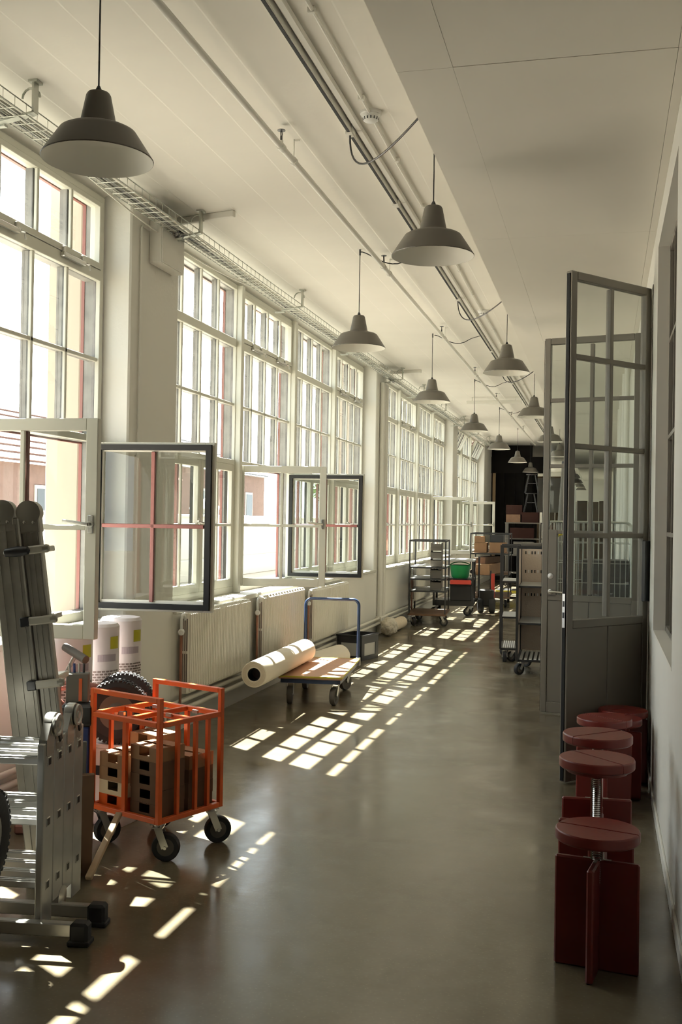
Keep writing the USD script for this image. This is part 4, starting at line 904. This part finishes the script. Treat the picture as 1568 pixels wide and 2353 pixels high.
# ------------------------------------------------------------------ shelf trolleys
def shelf_cart(label, loc, rz, w, d, shelves, H, zb, board='shelfboard', solid_low=True):
    t = thing('shelf_trolley', label, 'trolley', (*loc, 0), rz)
    for x in (-w, w):
        for y in (-d, d): part(t, 'post', MB().box(x - .011, x + .011, y - .011, y + .011, zb, H, .001), 'blackmetal')
    for y in (-d, d): part(t, 'top_rail', MB().box(-w + .011, w - .011, y - .011, y + .011, H - .024, H), 'blackmetal')
    for x in (-w, w): part(t, 'top_rail', MB().box(x - .011, x + .011, -d + .011, d - .011, H - .024, H), 'blackmetal')
    for z in shelves:
        sh = part(t, 'shelf_frame', MB().box(-w + .011, w - .011, -d - .011, -d + .011, z - .024, z).box(-w + .011, w - .011, d - .011, d + .011, z - .024, z).box(-w - .011, -w + .011, -d + .011, d - .011, z - .024, z).box(w - .011, w + .011, -d + .011, d - .011, z - .024, z), 'blackmetal')
        part(sh, 'shelf_board', MB().box(-w + .012, w - .012, -d + .012, d - .012, z - .012, z - .002), board)
    for x in (-w + .05, w - .05):
        for y in (-d + .06, d - .06): caster(t, x, y, zb + .001, (zb - .028) / 2 * .98, rng.uniform(0, 360))
    part(t, 'base_board', MB().box(-w - .02, w + .02, -d - .02, d + .02, zb, zb + .028), 'cardboard_d' if solid_low else 'blackmetal')
    return t
shelf_cart('black steel shelf trolley with four open shelves by the second window wall', (-2.66, 16.58), 5, .275, .50, (.54, .725, .905), 1.315, .155)
for q in range(4):
    for lv, (z0, nn) in enumerate(((.545, 1), (.73, 1), (.91, 3))):
        if q >= nn: continue
        c = thing('grey_crate', f'grey fibre tray {("alone on the lower shelf", "alone on the middle shelf", "in the top shelf stack")[lv]} of the black shelf trolley{(", lowest", ", middle", ", topmost")[q] if lv == 2 else ""}', 'tray', (-2.515, 16.35, z0 + q * .123), 5, group='grey trays on the black shelf trolley')
        a, b_, h_ = .082, .19, (.12 if lv == 2 else .155)
        part(c, 'bottom', MB().box(-a, a, -b_, b_, 0, .006), 'graycrate')
        for x in (-a, a): part(c, 'side', MB().box(x - .004, x + .004, -b_, b_, 0, h_), 'graycrate')
        for y in (-b_, b_): part(c, 'end', MB().box(-a + .004, a - .004, y - .004, y + .004, 0, h_ * .8), 'graycrate')
        part(c, 'rib', MB().box(-a - .006, a + .006, -b_ - .006, -b_ - .003, .035, .045).box(-a - .006, a + .006, -b_ - .006, -b_ - .003, .08, .09), 'graycrate')
dk = thing('workshop_trolley', 'dark workshop trolley with a grey top behind the black shelf trolley', 'trolley', (-2.50, 18.3, 0), 4)
for x in (-.33, .33):
    for y in (-.3, .3): part(dk, 'post', MB().box(x - .018, x + .018, y - .018, y + .018, .17, .93), 'blackmetal')
part(dk, 'top', MB().box(-.36, .36, -.33, .33, .93, .965, .004), 'shelfboard')
part(dk, 'tray_shelf', MB().box(-.34, .34, -.31, .31, .60, .64), 'blackmetal')
part(dk, 'base_tray', MB().box(-.34, .34, -.31, .31, .17, .26), 'blackmetal')
for x in (-.28, .28):
    for y in (-.25, .25): caster(dk, x, y, .171, .07, rng.uniform(0, 360), w=.025)
gb = thing('green_basket', 'bright green plastic basket on the dark workshop trolley', 'basket', (-2.38, 18.12, .641), 0)
part(gb, 'shell', MB().lathe([(.0, 0), (.125, 0), (.15, .03), (.175, .20), (.182, .225), (.172, .225), (.145, .05), (.0, .035)], n=28), 'green', smooth=35)
part(gb, 'handle', MB().tube(arc((0, 0, .215), .17, 0, math.pi, (1, 0, 0), (0, 0, .35), 12), .009, 6), 'green', smooth=40)
rb = thing('red_tray', 'shallow red plastic tray under the green basket on the dark workshop trolley', 'tray', (-2.3, 17.95, .545), 4)
part(rb, 'body', MB().box(-.22, .13, -.07, -.06, .0, .075).box(-.22, .13, .06, .07, 0, .075).box(-.22, .13, -.07, .07, 0, .006), 'redp')
part(rb, 'hook', MB().box(-.2, -.18, -.05, .05, .07, .08).box(.10, .12, -.05, .05, .07, .08), 'blackmetal')
bb = thing('black_box', 'large black plastic box in the base of the dark workshop trolley', 'box', (-2.36, 18.15, .261), 4)
part(bb, 'body', MB().box(-.18, .18, -.17, .17, 0, .26, .01), 'black')
part(bb, 'lid', MB().box(-.19, .19, -.18, .18, .255, .28, .006), 'blackmetal')
ht = thing('hand_truck', 'dark hand truck with a red upright standing right of the workshop trolley', 'hand truck', (-1.99, 18.75, 0), 0)
for x in (-.10, .10): part(ht, 'wheel', tyre_mesh(.14, .05, False).xf(None, (x, 0, .14)), 'rubber', smooth=35)
part(ht, 'frame', MB().box(-.16, -.13, .05, .08, .05, 1.0).box(.05, .08, .05, .08, .05, .75).box(-.16, .08, .05, .07, .28, .34), 'blackmetal')
part(ht, 'red_upright', MB().box(.075, .135, .03, .06, .26, .70, .004), 'redp', label='red upright')
part(ht, 'motor_box', MB().box(-.13, .13, -.06, .12, .12, .42, .02), 'blackmetal')
# long cartons on a second shelf trolley
shelf_cart('black steel shelf trolley loaded with long brown cartons, farther along the window wall', (-2.13, 20.9), 3, .36, .75, (.62, 1.02), 1.40, .17, 'cardboard_d')
def boxt(name, label, cat, c, sz, rz, m, group=None, lidm=None):
    b = thing(name, label, cat, c, rz, group)
    part(b, 'body', MB().box(-sz[0] / 2, sz[0] / 2, -sz[1] / 2, sz[1] / 2, 0, sz[2], .003), m)
    part(b, 'flap_joint', MB().box(-sz[0] / 2 + .002, sz[0] / 2 - .002, -.004, .004, sz[2], sz[2] + .0015), lidm or m)
    return b
boxt('brown_carton', 'long brown carton jutting from the loaded shelf trolley, lower one', 'carton', (-2.12, 20.45, .621), (.26, 1.25, .20), -6, 'cardboard')
boxt('brown_carton', 'long dark brown carton lying on top of the jutting one', 'carton', (-2.17, 20.5, .825), (.22, 1.1, .12), -9, 'cardboard_d')
boxt('brown_carton', 'sunlit brown carton on the upper shelf of the loaded trolley, left one', 'carton', (-2.31, 20.7, 1.021), (.24, .5, .19), 2, 'cardboard')
boxt('brown_carton', 'brown carton on the upper shelf of the loaded trolley, right one', 'carton', (-1.98, 20.65, 1.021), (.30, .45, .20), 0, 'cardboard')
boxt('brown_carton', 'small brown carton on top of the left carton, under the trolley rail', 'carton', (-2.33, 20.6, 1.214), (.2, .3, .12), 5, 'cardboard')
boxt('black_case', 'black case on top of the right-hand carton of the loaded trolley', 'case', (-2.0, 20.7, 1.224), (.26, .35, .14), 0, 'black')
wt = thing('long_tube', 'long cream cardboard tube slanting off the front of the loaded trolley', 'tube', (-2.38, 19.72, .678))
part(wt, 'tube', MB().lathe([(.035, 0), (.055, 0), (.055, 1.1), (.035, 1.1), (.035, 0)], n=20, axis=(.02, 1, 0)), 'paper', smooth=35)
part(wt, 'hollow', MB().lathe([(0, .04), (.036, .04)], n=20, axis=(.02, 1, 0)), 'black')
dt = thing('low_dolly', 'low dark dolly with a yellow edge under the loaded shelves, far along', 'dolly', (-1.80, 22.9, 0), 2)
part(dt, 'deck', MB().box(-.4, .4, -.4, .4, .13, .17), 'blackmetal')
part(dt, 'edge', MB().box(-.41, .41, -.41, -.40, .12, .175), 'yellow')
for x in (-.32, .32):
    for y in (-.32, .32): caster(dt, x, y, .131, .05, 30)

# ------------------------------------------------------------------ roll containers beside the door
def cage(label, loc, rz, w, d, H, panels, shelves, skin):
    t = thing('roll_container', label, 'roll container', (*loc, 0), rz)
    zb = .15
    for x in (-w, w):
        for y in (-d, d): part(t, 'post', MB().box(x - .013, x + .013, y - .013, y + .013, zb, H, .002), 'blackmetal' if skin != 'galv' else 'galv')
    for y in (-d, d): part(t, 'top_rail', MB().box(-w, w, y - .012, y + .012, H - .03, H, .002), 'blackmetal' if skin != 'galv' else 'galv')
    part(t, 'base_frame', MB().box(-w, w, -d, d, zb - .01, zb + .012), 'blackmetal')
    for q in range(7):
        x = -w + .03 + q * (2 * w - .06) / 6.5
        part(t, 'base_slat', MB().box(x, x + (2 * w - .06) / 11, -d + .02, d - .02, zb + .012, zb + .022), 'white')
    for z in shelves:
        part(t, 'shelf', MB().box(-w + .013, w - .013, -d + .013, d - .013, z - .02, z, .002), 'blackmetal')
        part(t, 'shelf_liner', MB().box(-w + .02, w - .02, -d + .02, d - .02, z, z + .004), 'shelfboard')
    for x in (-w + .05, w - .05):
        for y in (-d + .06, d - .06): caster(t, x, y, zb - .009, .060, rng.uniform(0, 360))
    for kind in panels:
        if kind == 'back': b = (-w + .013, w - .013, d - .004, d + .004)
        elif kind == 'left': b = (-w - .004, -w + .004, -d + .013, d - .013)
        else: b = (w - .004, w + .004, -d + .013, d - .013)
        q = part(t, f'{"back" if kind == "back" else "side"}_panel', MB().box(*b, zb + .03, H - .04), skin, label='embossed beige panel')
        if kind == 'back':
            for z in (H - .09, H - .30, H - .56):
                for r in range(9): part(q, 'slot', MB().box(-w + .05 + r * .034, -w + .062 + r * .034, d - .007, d - .003, z - .016, z + .016, .003), 'white' if r % 3 == 1 else 'black', label='punched slot')
    return t
cage('dark steel roll container with beige embossed panels, left of the glass door', (-.695, 11.66), 2, .19, .39, 1.36, ('left', 'back'), (.55, .94), 'mesh_panel')
cage('narrow black roll container frame standing left of the panelled one', (-1.055, 12.62), 4, .105, .36, 1.345, ('right',), (.52, .93), 'mesh_panel')
boxt('yellow_label_board', 'flat grey board lying on the panelled roll container', 'board', (-.72, 11.5, 1.361), (.26, .3, .03), 2, 'graycrate')
wc = thing('wire_container', 'tall galvanised wire mesh container seen through the glass doors', 'wire container', (-.14, 10.65, 0), 0)
w, d, H = .40, .30, 1.62
for x in (-w, w):
    for y in (-d, d): part(wc, 'post', MB().cyl((x, y, .17), (x, y, H - .06), .011, 8), 'galv')
for y in (-d, d):
    part(wc, 'top_hoop', MB().tube([(-w, y, H - .08)] + arc((-w + .05, y, H - .05), .05, math.pi, math.pi / 2, (1, 0, 0), (0, 0, 1), 5) + arc((w - .05, y, H - .05), .05, math.pi / 2, 0, (1, 0, 0), (0, 0, 1), 5) + [(w, y, H - .08)], .011, 8), 'galv', smooth=40)
    for q in range(1, 16): part(wc, 'mesh_wire', MB().cyl((-w + q * w / 8, y, .2), (-w + q * w / 8, y, H - .01), .0035, 5), 'galv')
    for q in range(7): part(wc, 'cross_wire', MB().cyl((-w, y, .28 + q * .19), (w, y, .28 + q * .19), .0035, 5), 'galv')
for x in (-w, w):
    for q in range(1, 10): part(wc, 'mesh_wire', MB().cyl((x, -d + q * d / 5, .2), (x, -d + q * d / 5, H - .08), .0035, 5), 'galv')
part(wc, 'base', MB().box(-w, w, -d, d, .155, .185), 'galv')
for x in (-w + .06, w - .06):
    for y in (-d + .06, d - .06): caster(wc, x, y, .156, .06, 40)
for q in range(3):
    boxt('dark_crate', f'dark green-grey crate in the wire container, {("lowest", "middle", "topmost")[q]} of three', 'crate', (.02, 10.66, .186 + q * .36), (.44, .46, .35), 0, ('graycrate', 'blackmetal', 'blackmetal')[q])
part(wc, 'release_lever', MB().tube([(-.34, -.33, 1.45), (-.26, -.33, 1.50), (-.19, -.33, 1.52)], .014, 8), 'yellow', smooth=40, label='small yellow-green lever')
for i, (y, r) in enumerate(((12.6, .03), (13.4, .045), (14.3, .035), (15.6, .05), (17.5, .05))):
    solo('wall_pipe', MB().cyl((XR - .055, y, .02), (XR - .055, y, ZS), r, 14), 'wall_r', f'white vertical pipe on the right-hand wall, {("first", "second", "third", "fourth", "fifth")[i]} beyond the glass doors', 'pipe', smooth=40)

# ------------------------------------------------------------------ far end: partition, shelving, stools, boxes
pa = thing('partition', 'dark timber partition closing the left half of the hall at the far end', 'partition', (0, 29.6, 0), kind=None)
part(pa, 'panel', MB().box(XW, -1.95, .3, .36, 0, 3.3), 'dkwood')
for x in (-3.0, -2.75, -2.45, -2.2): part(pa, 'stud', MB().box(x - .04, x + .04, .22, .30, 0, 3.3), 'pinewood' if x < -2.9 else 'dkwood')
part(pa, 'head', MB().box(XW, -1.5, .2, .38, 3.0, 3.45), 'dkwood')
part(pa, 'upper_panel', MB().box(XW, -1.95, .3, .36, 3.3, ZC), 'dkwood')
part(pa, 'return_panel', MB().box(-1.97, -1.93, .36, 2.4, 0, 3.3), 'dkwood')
sh = thing('storage_shelf', 'dark steel storage shelf stacked with boxes in front of the partition', 'shelf', (-1.98, 27.3, 0))
for x in (-.42, .42):
    for y in (-.25, .25): part(sh, 'post', MB().box(x - .018, x + .018, y - .018, y + .018, 0, 1.62), 'graycrate')
for z in (.35, .80, 1.22, 1.62): part(sh, 'shelf_board', MB().box(-.45, .45, -.27, .27, z - .03, z), 'graycrate')
boxt('storage_box', 'grey storage box on the lower shelf of the far storage shelf', 'box', (-1.96, 27.2, .801), (.5, .4, .33), 0, 'graycrate')
boxt('storage_box', 'dark maroon storage box on the third shelf of the far storage shelf', 'box', (-2.0, 27.2, 1.221), (.6, .4, .26), 0, 'maroon')
boxt('storage_box', 'brown storage box on top of the far storage shelf, right one', 'box', (-1.80, 27.2, 1.621), (.42, .4, .26), 0, 'maroon')
boxt('storage_box', 'grey-brown storage box on top of the far storage shelf, left one', 'box', (-2.22, 27.2, 1.621), (.36, .4, .20), 0, 'cardboard_d')
boxt('storage_box', 'reddish storage box topmost on the far storage shelf', 'box', (-2.2, 27.2, 1.822), (.4, .4, .24), 0, 'maroon')
for i, (x, z) in enumerate(((-1.80, 1.884), (-1.78, 2.37))):
    b = thing('bar_stool', ['black bar stool standing on the far storage boxes', 'black bar stool stacked on the other one at the far end'][i], 'stool', (x, 27.2, z), 0)
    for sx in (-1, 1):
        for sy in (-1, 1): part(b, 'leg', MB().bar((.17 * sx, .15 * sy, 0), (.08 * sx, .08 * sy, .46), .025, .025), 'black')
    part(b, 'seat', MB().lathe([(.0, .46), (.14, .46), (.15, .47), (.14, .485), (.0, .485)], n=20), 'black')
    for sx in (-1, 1): part(b, 'stretcher', MB().bar((.135 * sx, -.12, .18), (.135 * sx, .12, .18), .018, .018), 'black')
    part(b, 'stretcher', MB().bar((-.12, -.12, .24), (.12, -.12, .24), .018, .018), 'black')
fw_ = thing('far_cabinet', 'white wall cabinet with a wooden edge beyond the partition', 'cabinet', (-1.25, 33.0, 0))
part(fw_, 'body', MB().box(-.75, .35, 0, .4, 1.95, 3.0), 'white')
part(fw_, 'shelf_edge', MB().box(-.76, .36, -.02, .41, 3.0, 3.05), 'pinewood')
part(fw_, 'leg_frame', MB().box(-.74, -.68, .02, .38, 0, 1.95).box(.28, .34, .02, .38, 0, 1.95), 'pinewood')
for i in range(6):
    x = -1.95 + i * .36
    solo('wood_panel', MB().box(x, x + .34, 36.4, 36.44, 0, 2.35 + .04 * (i % 2)), 'pinewood', f'tall pine board in the row at the far end, {("first", "second", "third", "fourth", "fifth", "last")[i]} from the left', 'board', group='pine boards at the far end')
gt = thing('grey_tube', 'thick dark grey tube leaning at the far end behind the glass door', 'tube', (-.98, 24.0, 0))
part(gt, 'tube', MB().cyl((0, 0, 0), (.16, .3, 2.95), .11, 18), 'graycrate', smooth=40)
part(gt, 'end_cap', MB().cyl((.16, .3, 2.95), (.163, .305, 3.0), .115, 18), 'black', smooth=40)
rd = thing('white_rod', 'slim white upright rod behind the glass door', 'rod', (-.55, 21.0, 0))
part(rd, 'rod', MB().cyl((0, 0, 0), (0, 0, 2.35), .025, 10), 'white', smooth=40)
part(rd, 'foot', MB().lathe([(.0, .04), (.05, .03), (.16, .01), (.16, 0)], n=20), 'blackmetal', smooth=40)
